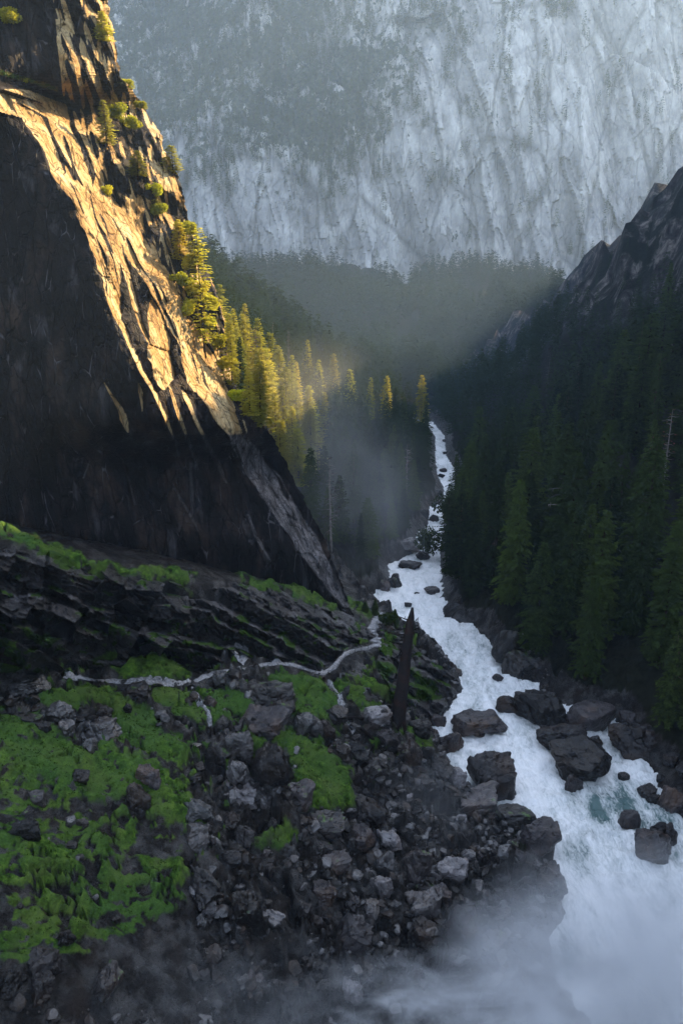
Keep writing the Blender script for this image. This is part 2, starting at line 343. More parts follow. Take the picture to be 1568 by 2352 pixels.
for q in [(-82,172,47),(-62,162,42),(-45,166,36),(-28,172,29),(-14,188,20),(-95,190,55),(-50,190,42),(-26,255,40),(-60,300,70),(-105,260,90),(-10,240,14),(0,300,10),(15,350,2),(-60,400,60),(-30,350,35),(10,420,-4),(20,500,-10),(-50,550,40),(-150,500,120),(-200,700,120),(-40,750,10),(30,700,-20),(-150,200,100),
          (-120,100,60),(-150,0,60),(-60,20,35),(0,10,12),(60,0,5),(70,60,3),
          (60,110,6),(75,140,10),(60,175,6),(85,175,19),(110,200,38),(60,230,8),(113,260,44),(60,300,0),(113,330,27),(150,360,60),(168,400,66),(110,450,22),(150,450,48),
          (60,450,-10),(185,480,120),(192,500,128),(181,560,85),(185,620,60),(179,680,42),(179,750,24),(160,700,0),(140,600,12),(100,600,-12),(100,720,-24),
          (210,239,205),(235,300,228),(240,350,224),(245,420,200),(250,480,190),(255,540,178),(270,620,160),(280,700,140),(150,150,110),(200,100,180),(220,0,190),
          (400,300,300),(500,600,280),(400,800,160),(350,900,100),(150,300,80),(150,240,85),(120,60,50),
          (0,800,-30),(0,1000,-10),(150,900,-20),(-200,900,40),(0,1300,40),(-300,1300,60),(300,1300,30),(150,1100,0),(-150,1150,30),(600,1300,60),(300,1050,10),(-600,1200,150),(-500,600,250),(800,900,300),(900,300,400),(0,-300,60),(-500,0,200),(500,-100,300)]:
    ctl.append(q)
C = np.array(ctl, float); S = 100.0
def tps_fit(P, z, lam=0.002):
    n = len(P); d = np.hypot(P[:, None, 0]-P[None, :, 0], P[:, None, 1]-P[None, :, 1])
    K = np.where(d > 0, d*d*np.log(d+1e-9), 0) + lam*np.eye(n)
    A = np.zeros((n+3, n+3)); A[:n, :n] = K; A[:n, n] = 1; A[:n, n+1:] = P; A[n, :n] = 1; A[n+1:, :n] = P.T
    return np.linalg.solve(A, np.concatenate([z, np.zeros(3)]))
TP = C[:, :2]/S; TW = tps_fit(TP, C[:, 2])
def tps(x, y):
    x = x/S; y = y/S
    out = TW[-3] + TW[-2]*x + TW[-1]*y
    for (a, b), w_ in zip(TP, TW[:-3]):
        d2 = (x-a)**2+(y-b)**2; out = out + w_*0.5*d2*np.log(d2+1e-12)
    return out
def hwarp(x, y):
    return x+1.2*noise(x/6, y/6, 0, 51), y+1.2*noise(x/6, y/6, 0, 52)

# masks traced from the photograph: where the moss really grows
moss_polys = [
 [(263,1596),(350,1643),(374,1690),(438,1725),(444,1748),(409,1771),(350,1748),(280,1701),(251,1643)],
 [(88,1608),(193,1579),(257,1596),(257,1637),(193,1625),(175,1655),(105,1637)],
 [(0,1643),(88,1655),(140,1695),(193,1713),(257,1707),(304,1748),(409,1789),(432,1812),(409,1853),(327,1818),(290,1840),(200,1850),(0,1890)],
 [(339,1824),(432,1830),(467,1877),(479,1912),(409,1906),(339,1882)],[(0,1888),(292,1868),(330,1900),(263,2005),(120,2060),(0,2100)],
 [(333,1579),(432,1590),(479,1655),(467,1666),(409,1649),(350,1620)],[(444,1579),(526,1590),(590,1631),(590,1649),(514,1655),(496,1672),(479,1625)],
 [(625,1544),(701,1550),(753,1585),(783,1631),(783,1672),(730,1655),(672,1643),(660,1585),(619,1561)],[(759,1561),(818,1573),(853,1625),(899,1643),(853,1643),(806,1620)],
 [(566,1684),(677,1695),(748,1736),(806,1777),(818,1847),(777,1865),(701,1853),(677,1789),(660,1725),(584,1719)],
 [(257,1532),(304,1520),(350,1503),(409,1520),(438,1550),(397,1567),(292,1561)],
 [(0,1211),(88,1234),(175,1269),(204,1293),(327,1310),(409,1316),(455,1328),(444,1345),(350,1328),(263,1316),(146,1298),(88,1263),(0,1240)],
 [(543,1322),(672,1351),(788,1392),(777,1403),(672,1368),(555,1339)],[(0,1462),(35,1479),(64,1520),(35,1549),(0,1555)],[(794,1375),(868,1415),(858,1430),(818,1415)],
 [(40,1433),(120,1470),(105,1490),(50,1455)],[(220,1450),(270,1427),(262,1462)],[(806,1491),(911,1538),(890,1560),(850,1510)],[(864,1462),(905,1470),(900,1510),(866,1490)],
 [(940,1530),(990,1565),(1020,1610),(960,1600)],[(820,1555),(900,1575),(905,1600),(830,1585)],[(900,1660),(980,1690),(1005,1735),(950,1725),(905,1690)],[(560,1930),(640,1900),(690,1930),(640,1960)],[(0,2060),(250,1990),(420,1950),(430,2080),(200,2190),(0,2240)]]
def moss_mask(px, py):
    px, py = px+10*noise(px/38, py/30, 0, 801)+6*noise(px/13, py/11, 0, 802), py+8*noise(px/34, py/28, 0, 803)+4*noise(px/12, py/10, 0, 804)
    m = np.zeros(px.shape)
    for P in moss_polys: m = np.maximum(m, sstep(14, -12, poly_sdf(P, px, py)))
    m = np.maximum(m, 0.85*sstep(0.32, 0.5, noise(px/30, py/14, 0, 811)+0.5*noise(px/10, py/7, 0, 812))*sstep(2080, 1980, py)*sstep(1010, 940, px)*sstep(1400, 1440, py)*np.where(px > 520, sstep(1830, 1760, py), 1))
    m = m*(1-0.8*sstep(-0.05, 0.2, noise(px/45, py/30, 0, 821)+0.5*noise(px/14, py/9, 0, 822))*sstep(1800, 1900, py+0.25*(330-px)))
    return m*(1-0.85*sstep(0.42, 0.55, noise(px/24, py/15, 0, 805)+0.4*noise(px/9, py/6, 0, 806)))
TRAIL = [(-40,1557),(60,1554),(150,1558),(300,1568),(400,1577),(440,1571),(480,1556),(515,1543),(548,1531),(600,1530),(650,1526),(700,1538),(740,1550),(765,1535),(785,1510),(810,1496),(845,1488),(862,1482),(857,1450),(862,1425),(872,1412)]
RELIEF_AREAS = [
 ([(-90,1222),(0,1240),(150,1268),(300,1318),(455,1342),(560,1322),(650,1350),(790,1398),(850,1440),(880,1470)],
  [(-90,1546),(150,1546),(262,1528),(350,1506),(430,1540),(470,1548),(515,1528),(548,1508),(600,1518),(650,1514),(700,1525),(740,1534),(765,1520),(785,1498),(810,1483),(850,1474),(880,1474)]),
 ([(862,1500),(885,1462),(905,1455),(960,1462),(1010,1500),(1040,1522),(1064,1556)],
  [(862,1540),(890,1575),(905,1640),(960,1655),(1010,1650),(1064,1575)])]
def hbase(x, y):
    """ground height and masks"""
    d = poly_sdf(RIV, x, y); z0 = zr(y)
    b = tps(x, y)
    bank = z0 + np.where(d < 0, -np.minimum(2.5, -d*0.8), d*0.9)
    h = bank + (np.maximum(b, z0+1.0) - bank)*sstep(0, 9, d)
    return h, d
def hdetail(x, y, h, d):
    wx, wy = hwarp(x, y)
    px, py, dep = project(x, y, h)
    px = np.where(dep > 5, px, -999); py = np.where(dep > 5, py, 5000)
    near = (x > -160) & (x < 120) & (y < 260) & (x < 62+0*y)
    gm = np.where((y < 230) & (x < 40), moss_mask(px, py), 0)
    f1, e1 = facets(wx/7.0, wy/7.0, 3, 1.2); f2, e2 = facets(wx/2.6, wy/2.6, 8, 1.2); f3, e3 = facets(x/1.05, y/1.05, 12, 1.2)
    rubble = (f1-.5)*2.6 + (f2-.5)*1.5 + (f3-.5)*0.75
    mossy = 0.8 + 1.5*fbm(x/7, y/7, 0, 2, 5) + 0.5*np.abs(noise(x/2.6, y/2.0, 0, 9)) + 0.2*noise(x/0.55, y/0.55, 0, 10)
    amp = sstep(0.5, 6, d)
    left = sstep(70, 40, x - 0.2*np.abs(y-100)) * sstep(280, 220, y)
    hill = fbm(x/60, y/60, 0, 5, 20)*14 + ridged(x/25, y/25, 0, 4, 33)*5
    hillm = sstep(90, 160, x)*sstep(200, 300, y)
    band = 1.3*np.exp(-((py-np.interp(px, [0, 300, 600, 800], [1400, 1400, 1420, 1440]))/75)**2)*(px < 870)*(y < 230)
    rubble = rubble*(1-0.6*band)*(1-0.6*sstep(560, 420, px)*sstep(1780, 1880, py))
    up_ = np.interp(px, [-100,0,150,300,455,560,650,800], [1235,1250,1285,1330,1350,1335,1362,1410])
    rubble = rubble*(1-0.85*sstep(20, -10, py-up_)*(y < 215)*(x < 5))
    pd = np.full(np.shape(px), 1e9)
    for (ax_, ay_), (bx_, by_) in zip(TRAIL[:-1], TRAIL[1:]):
        ex, ey = bx_-ax_, by_-ay_; tt_ = np.clip(((px-ax_)*ex+(py-ay_)*ey)/(ex*ex+ey*ey), 0, 1)
        pd = np.minimum(pd, np.hypot(px-ax_-ex*tt_, (py-ay_-ey*tt_)*1.6))
    on = sstep(26, 12, pd)*(y < 200); rubble = rubble*(1-0.9*on); gm = gm*(1-sstep(16, 9, pd)*(y < 200))
    dd = left*(rubble*(1-gm) + mossy*gm) + (1-left)*(0.8*fbm(x/9, y/9, 0, 4, 6)+1.0*(f1-.5))
    dd = dd + hillm*(hill + 11*(facets((x+y*.4)/24, y/30, 62, 1.8)[0]-.5) + 5*(facets(x/9, y/11, 63, 1.8)[0]-.5))
    dd = dd + sstep(700, 900, y)*fbm(x/150, y/150, 0, 5, 61)*28
    sink = np.zeros(np.shape(px))
    for T_, B_ in RELIEF_AREAS:
        tx = [q[0] for q in T_]; bx = [q[0] for q in B_]
        sink = np.maximum(sink, sstep(2, 26, py-np.interp(px, tx, [q[1] for q in T_]))*sstep(2, 22, np.interp(px, bx, [q[1] for q in B_])-py)*(px > tx[0])*sstep(0, 20, tx[-1]-px)*(y < 230))
    dd = dd*(1-sink) - 5.0*sink
    h2 = h + dd*amp*(1-0)
    inr = d < 0
    return np.where(inr, h, h2), gm
def axis(lo, fine0, fine1, hi, st, growth=1.045):
    a = list(np.arange(fine0, fine1, st)); s = st; v = a[-1]
    while v < hi: s = min(s*growth, 40); v += s; a.append(v)
    s = st; v = fine0; b = []
    while v > lo: s = min(s*growth, 60); v -= s; b.append(v)
    return np.array(b[::-1]+a)
def side_mask(x, y):
    """bare rock on the upper right ridge"""
    px, py, dep = project(x, y, 100.0+0*x)
    return px, py
gx = axis(-1500, -70, 62, 2000, 0.38); gy = axis(-400, 60, 215, 3000, 0.42)
GX, GY = np.meshgrid(gx, gy)
H0, DR = hbase(GX, GY)
GH, GM = hdetail(GX, GY, H0, DR)
PXg, PYg, Dg = project(GX, GY, GH)
gl = sstep(-2, 2, (GX > -900).astype(float))
# traced line above which the right-hand ridge is bare rock
rl = np.interp(PXg, [1180,1230,1300,1400,1480,1568,1700], [850,790,745,740,690,735,760])
bare = ((GX > 90) & (GY > 330) & (GY < 900))*sstep(25, -25, PYg-rl+12*noise(GX/9, GY/9, 0, 4))
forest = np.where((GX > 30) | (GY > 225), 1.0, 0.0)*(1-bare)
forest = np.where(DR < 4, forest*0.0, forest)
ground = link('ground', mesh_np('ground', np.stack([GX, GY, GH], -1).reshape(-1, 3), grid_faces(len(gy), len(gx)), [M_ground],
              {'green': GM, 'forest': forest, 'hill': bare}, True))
tag(ground, kind='structure')
from bisect import bisect
def hz(x, y):
    i = min(max(int(np.searchsorted(gx, x))-1, 0), len(gx)-2); j = min(max(int(np.searchsorted(gy, y))-1, 0), len(gy)-2)
    u = (x-gx[i])/(gx[i+1]-gx[i]); v = (y-gy[j])/(gy[j+1]-gy[j])
    return float((GH[j, i]*(1-u)+GH[j, i+1]*u)*(1-v)+(GH[j+1, i]*(1-u)+GH[j+1, i+1]*u)*v)
def hit(px, py, y0=50, y1=900):
    """first ground point seen through a point of the frame"""
    s = float(srow(py)); Y = y0; st = 0.5
    while Y < y1:
        z = CAMZ - s*Y; x = (px-CX)/FPX*depth_of(Y, z)
        if hz(x, Y) >= z or (float(zr(Y)) >= z): return Vector((x, Y, max(z, float(zr(Y)))))
        Y += st if Y < 300 else 2
    z = CAMZ - s*y1; return Vector(((px-CX)/FPX*depth_of(y1, z), y1, z))
def water_hit(px, py): q = pix_river(px, py); return Vector(q)

# river surface
wx_ = np.arange(-40, 120, 0.5); wy_ = np.concatenate([np.arange(40, 260, 0.5), np.arange(260, 640, 1.2)])
WX, WY = np.meshgrid(wx_, wy_)
DW = poly_sdf(RIV, WX, WY)
amp = 0.35+0.5*sstep(-0.5, 0.5, noise(WX/25, WY/25, 0, 71))
WZ = zr(WY) + amp*(1.1*fbm(WX/4.5, WY/3.2, 0, 4, 72) + 0.9*np.abs(noise(WX/1.9, WY/1.4, 0, 75))) - 0.1
pxw, pyw, _ = project(WX, WY, WZ)
foam = 0.13*np.ones(WX.shape)
def blob(cx, cy, rx, ry, v):
    global foam
    foam = foam + v*np.exp(-(((pxw-cx)/rx)**2+((pyw-cy)/ry)**2))
blob(1400, 1850, 90, 50, -0.22); blob(1330, 1960, 90, 40, -0.10); blob(1290, 2210, 50, 60, -0.22); blob(1160, 1480, 60, 40, -0.06); blob(1520, 1900, 60, 60, -0.12); blob(1400, 1700, 60, 40, -0.08)
blob(950, 1350, 120, 60, 0.06); blob(1230, 1750, 60, 50, 0.08)
keep = DW < 4.0
F = grid_faces(len(wy_), len(wx_)); kf = keep.ravel()[F].all(1); F = F[kf]
used = np.unique(F); remap = -np.ones(WX.size, int); remap[used] = np.arange(len(used))
river = link('river', mesh_np('river', np.stack([WX, WY, WZ], -1).reshape(-1, 3)[used], remap[F], [M_water], {'foam': foam.ravel()[used]}))
tag(river, kind='structure')

# ------------------------------------------------------------------ far mountain wall
fx = np.arange(-700, 1000, 2.5); fz = np.arange(-120, 780, 2.5)
FX, FZ = np.meshgrid(fx, fz)
base_y = 1420 + 0.10*np.abs(FX-100) + 60*noise(FX/350, FZ*0, 0, 90)
lean = np.where(FZ < 330, FZ*0.35, 330*0.35+(FZ-330)*0.45)
upleft = sstep(250, -150, FX - (FZ-250)*0.9)*sstep(180, 420, FZ)
FY = base_y + lean + upleft*(FZ-200)*0.25
warpx = FX + 22*noise(FX/90, FZ/120, 0, 95)
FY = FY - 45*fbm(warpx/260, FZ/600, 0, 2, 91)
wq = 10*noise(FX/60, FZ/80, 0, 97)
fh, fe = facets((FX+FZ*0.28+wq)/120, (FZ+wq)/420, 94, 1.0); fh2, fe2 = facets((FX+FZ*0.12+wq)/34, (FZ-wq)/190, 98, 0.9)
fh3, fe3 = facets((FX+FZ*0.3+wq*.5)/13, FZ/60, 99, 1.2); fh4, fe4 = facets((FX-FZ*0.3)/6, FZ/22, 102, 1.3)
FY = FY - 24*(fh-.5) - 9*(fh2-.5) - 3.6*(fh3-.5) - 1.5*(fh4-.5)
tone = 0.35*fh+0.3*fh2+0.35*fh3
PXf, PYf, _ = project(FX, FY, FZ)
grn = 0.10 + 0*FX
grn = grn + 0.5*sstep(400, 230, PYf + 0.3*(PXf-700)*1.0 - 60*noise(FX/120, FZ/120, 0, 96))*sstep(1200, 700, PXf)
grn = grn + 0.42*np.exp(-((PXf-760)/130)**2 - ((PYf-340)/90)**2) + 0.2*np.exp(-((PXf-1150)/200)**2-((PYf-20)/40)**2)
mount = link('mountain', mesh_np('mountain', np.stack([FX, FY, FZ], -1).reshape(-1, 3), grid_faces(len(fz), len(fx)), [M_far], {'green': grn, 'tone': tone}, False))
tag(mount, kind='structure')

# ------------------------------------------------------------------ left cliff
# each streak: rows of (py, left, right): ramps that turn towards the valley, given a sunlit rock colour
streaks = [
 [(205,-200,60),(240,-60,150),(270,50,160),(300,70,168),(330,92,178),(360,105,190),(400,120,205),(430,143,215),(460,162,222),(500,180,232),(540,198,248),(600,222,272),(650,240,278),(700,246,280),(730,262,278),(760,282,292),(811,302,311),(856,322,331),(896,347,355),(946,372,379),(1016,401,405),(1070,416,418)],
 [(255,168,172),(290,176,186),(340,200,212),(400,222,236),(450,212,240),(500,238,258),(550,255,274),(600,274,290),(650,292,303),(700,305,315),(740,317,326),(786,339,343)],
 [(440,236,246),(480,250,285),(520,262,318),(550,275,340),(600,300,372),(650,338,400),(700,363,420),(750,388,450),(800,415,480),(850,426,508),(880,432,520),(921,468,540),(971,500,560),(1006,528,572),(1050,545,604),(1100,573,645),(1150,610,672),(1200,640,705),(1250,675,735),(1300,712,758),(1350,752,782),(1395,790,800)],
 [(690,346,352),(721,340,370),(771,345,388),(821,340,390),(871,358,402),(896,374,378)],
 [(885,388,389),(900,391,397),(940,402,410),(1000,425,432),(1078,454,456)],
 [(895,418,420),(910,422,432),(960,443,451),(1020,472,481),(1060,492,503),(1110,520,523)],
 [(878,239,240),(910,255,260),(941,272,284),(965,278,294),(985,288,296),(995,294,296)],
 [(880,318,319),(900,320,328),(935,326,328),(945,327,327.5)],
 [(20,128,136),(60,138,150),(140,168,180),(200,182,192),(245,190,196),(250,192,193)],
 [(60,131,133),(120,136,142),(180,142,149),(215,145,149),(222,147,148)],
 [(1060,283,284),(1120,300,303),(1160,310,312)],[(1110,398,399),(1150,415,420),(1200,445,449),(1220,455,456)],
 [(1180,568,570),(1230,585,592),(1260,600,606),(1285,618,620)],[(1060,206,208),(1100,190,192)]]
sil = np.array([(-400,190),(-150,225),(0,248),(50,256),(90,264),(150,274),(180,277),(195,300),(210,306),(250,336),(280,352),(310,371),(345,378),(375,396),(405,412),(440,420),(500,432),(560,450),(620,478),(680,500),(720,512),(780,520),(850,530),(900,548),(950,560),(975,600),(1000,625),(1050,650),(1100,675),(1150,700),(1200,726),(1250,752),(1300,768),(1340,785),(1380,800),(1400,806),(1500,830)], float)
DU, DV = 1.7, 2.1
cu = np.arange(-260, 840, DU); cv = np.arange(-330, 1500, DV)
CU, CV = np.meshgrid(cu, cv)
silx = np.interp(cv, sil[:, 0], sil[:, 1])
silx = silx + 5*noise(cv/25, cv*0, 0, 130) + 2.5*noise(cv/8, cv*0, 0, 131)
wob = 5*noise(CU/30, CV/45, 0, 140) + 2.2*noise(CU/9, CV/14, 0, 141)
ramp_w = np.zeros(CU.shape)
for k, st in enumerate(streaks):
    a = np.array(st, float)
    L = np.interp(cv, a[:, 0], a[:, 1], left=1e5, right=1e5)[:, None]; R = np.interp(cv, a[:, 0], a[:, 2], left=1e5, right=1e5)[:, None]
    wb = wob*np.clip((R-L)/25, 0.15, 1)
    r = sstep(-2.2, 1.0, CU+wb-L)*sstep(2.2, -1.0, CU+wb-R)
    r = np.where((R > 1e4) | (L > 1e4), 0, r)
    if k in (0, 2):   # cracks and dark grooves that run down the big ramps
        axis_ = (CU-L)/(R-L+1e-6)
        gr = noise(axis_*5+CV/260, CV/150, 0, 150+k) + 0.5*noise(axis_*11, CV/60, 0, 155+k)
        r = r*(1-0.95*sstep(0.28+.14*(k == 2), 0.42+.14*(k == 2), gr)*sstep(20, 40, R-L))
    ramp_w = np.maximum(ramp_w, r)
# broken upper mass between the ramps and the skyline
innerL = np.interp(cv, [-330,0,100,200,260,330,400,440,500,560,620,700,800,900,960], [40,120,132,150,172,205,240,255,300,350,385,425,485,535,575])[:, None]
am = sstep(-3, 6, CU+wob-innerL)*sstep(1000, 930, CV)
q1 = noise((CU-CV*0.33)/17, CV/90, 0, 160)+0.6*noise((CU-CV*0.25)/7, CV/40, 0, 161)
mass = am*sstep(0.02, 0.16, q1)
g_dark_noise = 0.12*noise((CU-CV*0.45)/30, CV/120, 0, 162)
mpp = 0.098  # metres per traced pixel
Y0 = np.interp(cv, [-330,0,300,600,900,1210,1400,1500], [180,172,164,157,151,146,144,143])
Ys = np.interp(cv, [-330,0,300,600,900,1000,1200,1385,1500], [240,236,232,224,210,206,200,196,190])
inside = CU < silx[:, None]
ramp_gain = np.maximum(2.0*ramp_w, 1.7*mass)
dx = DU*mpp*(1+0.0*CU)
tot = (ramp_gain*inside*dx*(CU > 0)).sum(1)
dark_len = ((1-np.clip(ramp_gain, 0, 1))*inside*dx*(CU > 0)).sum(1)+1
def smooth1(a, n=37):
    k = np.hanning(n); k /= k.sum(); return np.convolve(np.pad(a, n//2, mode='edge'), k, 'valid')
tot_s = smooth1(tot); gd = np.clip((Ys-Y0-tot_s)/dark_len, -0.2, 0.42); gd = smooth1(gd)
s1L = np.interp(cv, [q[0] for q in streaks[0]], [q[1] for q in streaks[0]])[:, None]
leftw = sstep(10, -30, CU-s1L)*sstep(1060, 960, CV)*sstep(200, 280, CV)
G = ramp_gain + (1-np.clip(ramp_gain, 0, 1))*(gd[:, None]*(1-leftw)-0.08*leftw+g_dark_noise*(1-.5*leftw))
i0 = int(np.searchsorted(cu, 0))
cum = np.cumsum(G*inside*dx, 1); cumb = np.cumsum(G*dx, 1)
cum = cum - cum[:, i0:i0+1]
def blur_along(A, reach=30, step=3, slope=0.58):
    out_ = np.zeros_like(A); wsum = 0
    ci = np.arange(len(cu))
    for k in range(-reach, reach+1, step):
        wk = math.cos(k/(reach+1)*math.pi/2)**2
        rows = np.clip(np.arange(len(cv))+k, 0, len(cv)-1)
        sh = slope*DV/DU*k
        c = np.clip(ci+sh, 0, len(cu)-1.001); c0 = c.astype(int); f = c-c0
        B = A[rows]; out_ += wk*(B[:, c0]*(1-f)+B[:, c0+1]*f); wsum += wk
    return out_/wsum
low = blur_along(cum); res = cum-low
kk = np.hanning(61); kk /= kk.sum()
resl = np.apply_along_axis(lambda r: np.convolve(np.pad(r, 30, mode='edge'), kk, 'valid'), 1, res)
YY = Y0[:, None] + low + (res-resl)
ex = 0  # horizontal-ish ledge near the top left
YY = YY + 5.0*sstep(12, -12, CV - np.interp(cu, [0,60,130,160], [195,205,230,255])[None, :])*sstep(175, 120, CU)
calm = 1-0.72*(1-np.clip(sstep(-60, 10, CU-innerL)*(CV < 980)+blur_along(ramp_w, 8, 2)*1.5, 0, 1))
YY = YY + calm*1.6*fbm((CU-CV*.35)/60, CV/130, 0, 4, 170) + calm*(0.8*(facets((CU-CV*0.4)/34, CV/80, 171, 0.8)[0]-.5) + 0.5*fbm((CU-CV*.4)/14, CV/34, 0, 3, 172))
CZ = CAMZ - srow(CV)*YY
CXw = (np.minimum(CU, silx[:, None])-CX)/FPX*depth_of(YY, CZ)
# beyond the skyline the buttress turns away behind itself
over = np.maximum(CU-silx[:, None], 0)*0.1
CYw = YY + over*3.0; CXw = CXw - over*1.2 + over*0.0
CZ2 = np.where(over > 0, CZ - over*0.4, CZ)
# trim columns far outside the skyline
keepc = (CU < silx[:, None]+70)
F = grid_faces(len(cv), len(cu)); kf = keepc.ravel()[F].all(1); F = F[kf][:, ::-1]
used = np.unique(F); remap = -np.ones(CU.size, int); remap[used] = np.arange(len(used))
lower = sstep(985, 1010, CV)  # golden ramp colour stops here, at the lower edge of the sunlight
pale = ramp_w*lower*0.9*(CU > 500) + 0.5*ramp_w*lower*(CU < 500)
green = 0.75*np.exp(-((CV-np.interp(CU, [0,60,130], [166,182,205]))/10)**2)*(CU < 135) \
      + 0.6*mass*0 + 0.62*np.exp(-(((CU-285)/25)**2+((CV-190)/9)**2)) + 0.5*0.6*sstep(0.3, 0.45, noise(CU/26, CV/50, 0, 180))*(CV > 1050)*(1-ramp_w) \
      + 0.42*sstep(0.2, 0.45, noise(CU/16, CV/24, 0, 181))*am*(1-mass)
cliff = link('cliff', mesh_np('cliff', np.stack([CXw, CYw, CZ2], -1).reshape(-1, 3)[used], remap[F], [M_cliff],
             {'sunlit_tone': np.clip(ramp_w*(1-lower)+mass*0.8, 0, 1).ravel()[used], 'pale': pale.ravel()[used], 'green': green.ravel()[used]}))
tag(cliff, kind='structure')
def cliff_pt(px, py):
    i = min(max(int(round((px-cu[0])/DU)), 0), len(cu)-1); j = min(max(int(round((py-cv[0])/DV)), 0), len(cv)-1)
    return Vector((CXw[j, i], CYw[j, i], CZ2[j, i]))

# ------------------------------------------------------------------ bedrock ledges under the cliff
def hz0(x, y):
    i = min(max(int(np.searchsorted(gx, x))-1, 0), len(gx)-2); j = min(max(int(np.searchsorted(gy, y))-1, 0), len(gy)-2)
    return float(H0[j, i])
def relief(name, area, lines, slope, amp, seed, x0, x1, y0, y1, label=None):
    cxs = np.arange(x0, x1+21, 20.0); cys = np.arange(y0, y1+21, 20.0); YG = np.zeros((len(cys), len(cxs)))
    for j, py in enumerate(cys):
        s = float(srow(py))
        for i, px in enumerate(cxs):
            Y = 80.0
            while Y < 260:
                z = CAMZ-s*Y
                if hz0((px-CX)/FPX*depth_of(Y, z), Y) >= z: break
                Y += 0.5
            YG[j, i] = min(Y, 215)
    for _ in range(3):
        Pd = np.pad(YG, 1, mode='edge'); YG = (Pd[1:-1, 1:-1]*2+Pd[:-2, 1:-1]+Pd[2:, 1:-1]+Pd[1:-1, :-2]+Pd[1:-1, 2:])/6
    us = np.arange(x0, x1, 1.8); vs = np.arange(y0, y1, 1.8); U, V_ = np.meshgrid(us, vs)
    fi = (U-x0)/20; fj = (V_-y0)/20; i0_ = np.clip(fi.astype(int), 0, len(cxs)-2); j0_ = np.clip(fj.astype(int), 0, len(cys)-2); fi -= i0_; fj -= j0_
    Yg = (YG[j0_, i0_]*(1-fi)+YG[j0_, i0_+1]*fi)*(1-fj)+(YG[j0_+1, i0_]*(1-fi)+YG[j0_+1, i0_+1]*fi)*fj
    sl = slope(U) if callable(slope) else slope
    wv = V_-sl*(U-600)+26*noise(U/150, V_/90, 0, seed)*sstep(620, 380, U)+10*noise(U/90, V_/60, 0, seed)+6*noise(U/26, V_/20, 0, seed+1)+2.5*noise(U/9, V_/7, 0, seed+2)
    L_ = np.asarray(lines, float); k = np.clip(np.searchsorted(L_, wv), 1, len(L_)-1); fr = np.clip((wv-L_[k-1])/(L_[k]-L_[k-1]), 0, 1)
    big = 0.5+1.0*_h(k, k*0, k*0, seed+5)*(0.7+0.6*noise(U/110, k*3.3, 0, seed+6)); Hm = (L_[k]-L_[k-1])*0.155
    tri = np.where(fr < 0.72, fr/0.72, (1-fr)/0.28)
    rag = sstep(520, 400, U)*(x0 < 0)
    D = amp*Hm*big*tri*(1-0.6*rag)
    bq, be = facets((U+V_*.5)/75, (V_-U*.5)/52, seed+40, 2.2); D = D + rag*6.5*(bq-.5)
    # a second, finer set of broken layers and blocky joints
    w2 = V_-(sl*1.25)*(U-600)+14*noise(U/40, V_/30, 0, seed+11); f2 = (w2/15.0) % 1.0
    D = D + 0.9*np.where(f2 < .7, f2/.7, (1-f2)/.3)*sstep(-.2, .4, noise(U/50, V_/35, 0, seed+12))
    fh_, fe_ = facets((U+V_*.3)/38, (V_-U*sl)/24, seed+20, 1.3); fh4, _e = facets((U-V_*.2)/15, (V_-U*sl)/10, seed+21, 1.3)
    D = D + 1.7*(fh_-.5) + 0.7*(fh4-.5) + 0.5*fbm(U/20, V_/16, 0, 4, seed+22)
    T_, B_ = area; tx = [q[0] for q in T_]; bx = [q[0] for q in B_]
    m = sstep(-4, 12, V_-np.interp(U, tx, [q[1] for q in T_]))*sstep(-4, 12, np.interp(U, bx, [q[1] for q in B_])-V_)*sstep(-2, 14, U-x0)*sstep(-2, 16, tx[-1]-U)
    Y = Yg + 2.0*(1-m) + m*(D-2.6)
    Z = CAMZ-srow(V_)*Y; X = (U-CX)/FPX*depth_of(Y, Z)
    gmk = np.maximum(moss_mask(U, V_), 0.75*sstep(0.7, 0.85, fr)*sstep(0.0, 0.3, noise(U/34, V_/22, 0, seed+30)))
    pl_ = sstep(0.74, 0.8, fr)*sstep(-0.1, 0.25, noise(U/60, k*5.1, 0, seed+31)) + 0.5*sstep(.72, .8, f2)*sstep(0.1, .3, noise(U/30, V_/20, 0, seed+32))  # light on the ledge tops painted as a paler rock colour
    kp = (m > 0.001); F = grid_faces(len(vs), len(us)); F = F[kp.ravel()[F].any(1)][:, ::-1]; used = np.unique(F); rm = -np.ones(U.size, int); rm[used] = np.arange(len(used))
    o = link(name, mesh_np(name, np.stack([X, Y, Z], -1).reshape(-1, 3)[used], rm[F], [M_bed], {'green': gmk.ravel()[used], 'pale': np.clip(pl_, 0, 1).ravel()[used]}))
    return tag(o, kind='structure')
M_bed, t, out = new_mat('wet_bedrock'); g = N(t)
p = g.pos(); ps = g.pos((1, 1, 1.8), (0, math.radians(28), 0))
n1 = g.noise(ps, 0.35, 8, 0.65); n2 = g.noise(p, 1.1, 10, 0.75); n3 = g.noise(p, 0.12, 3); n4 = g.noise(p, 5.0, 4, 0.7)
col = g.ramp(g.math('ADD', g.math('MULTIPLY', n1, .5), g.math('MULTIPLY', n2, .5)), [(0.38, (0.004, 0.0035, 0.004)), (0.52, (0.018, 0.016, 0.017)), (0.64, (0.075, 0.068, 0.07))])
col = g.mix(g.ramp(n3, [(0.5, (0, 0, 0)), (0.65, (0.6,)*3)]), col, g.mix(0.5, col, (0.035, 0.022, 0.015)))
col = g.mix(g.math('MULTIPLY', g.attr('pale'), g.ramp(n2, [(0.42, (0, 0, 0)), (0.6, (0.9,)*3)])), col, (0.16, 0.155, 0.165))
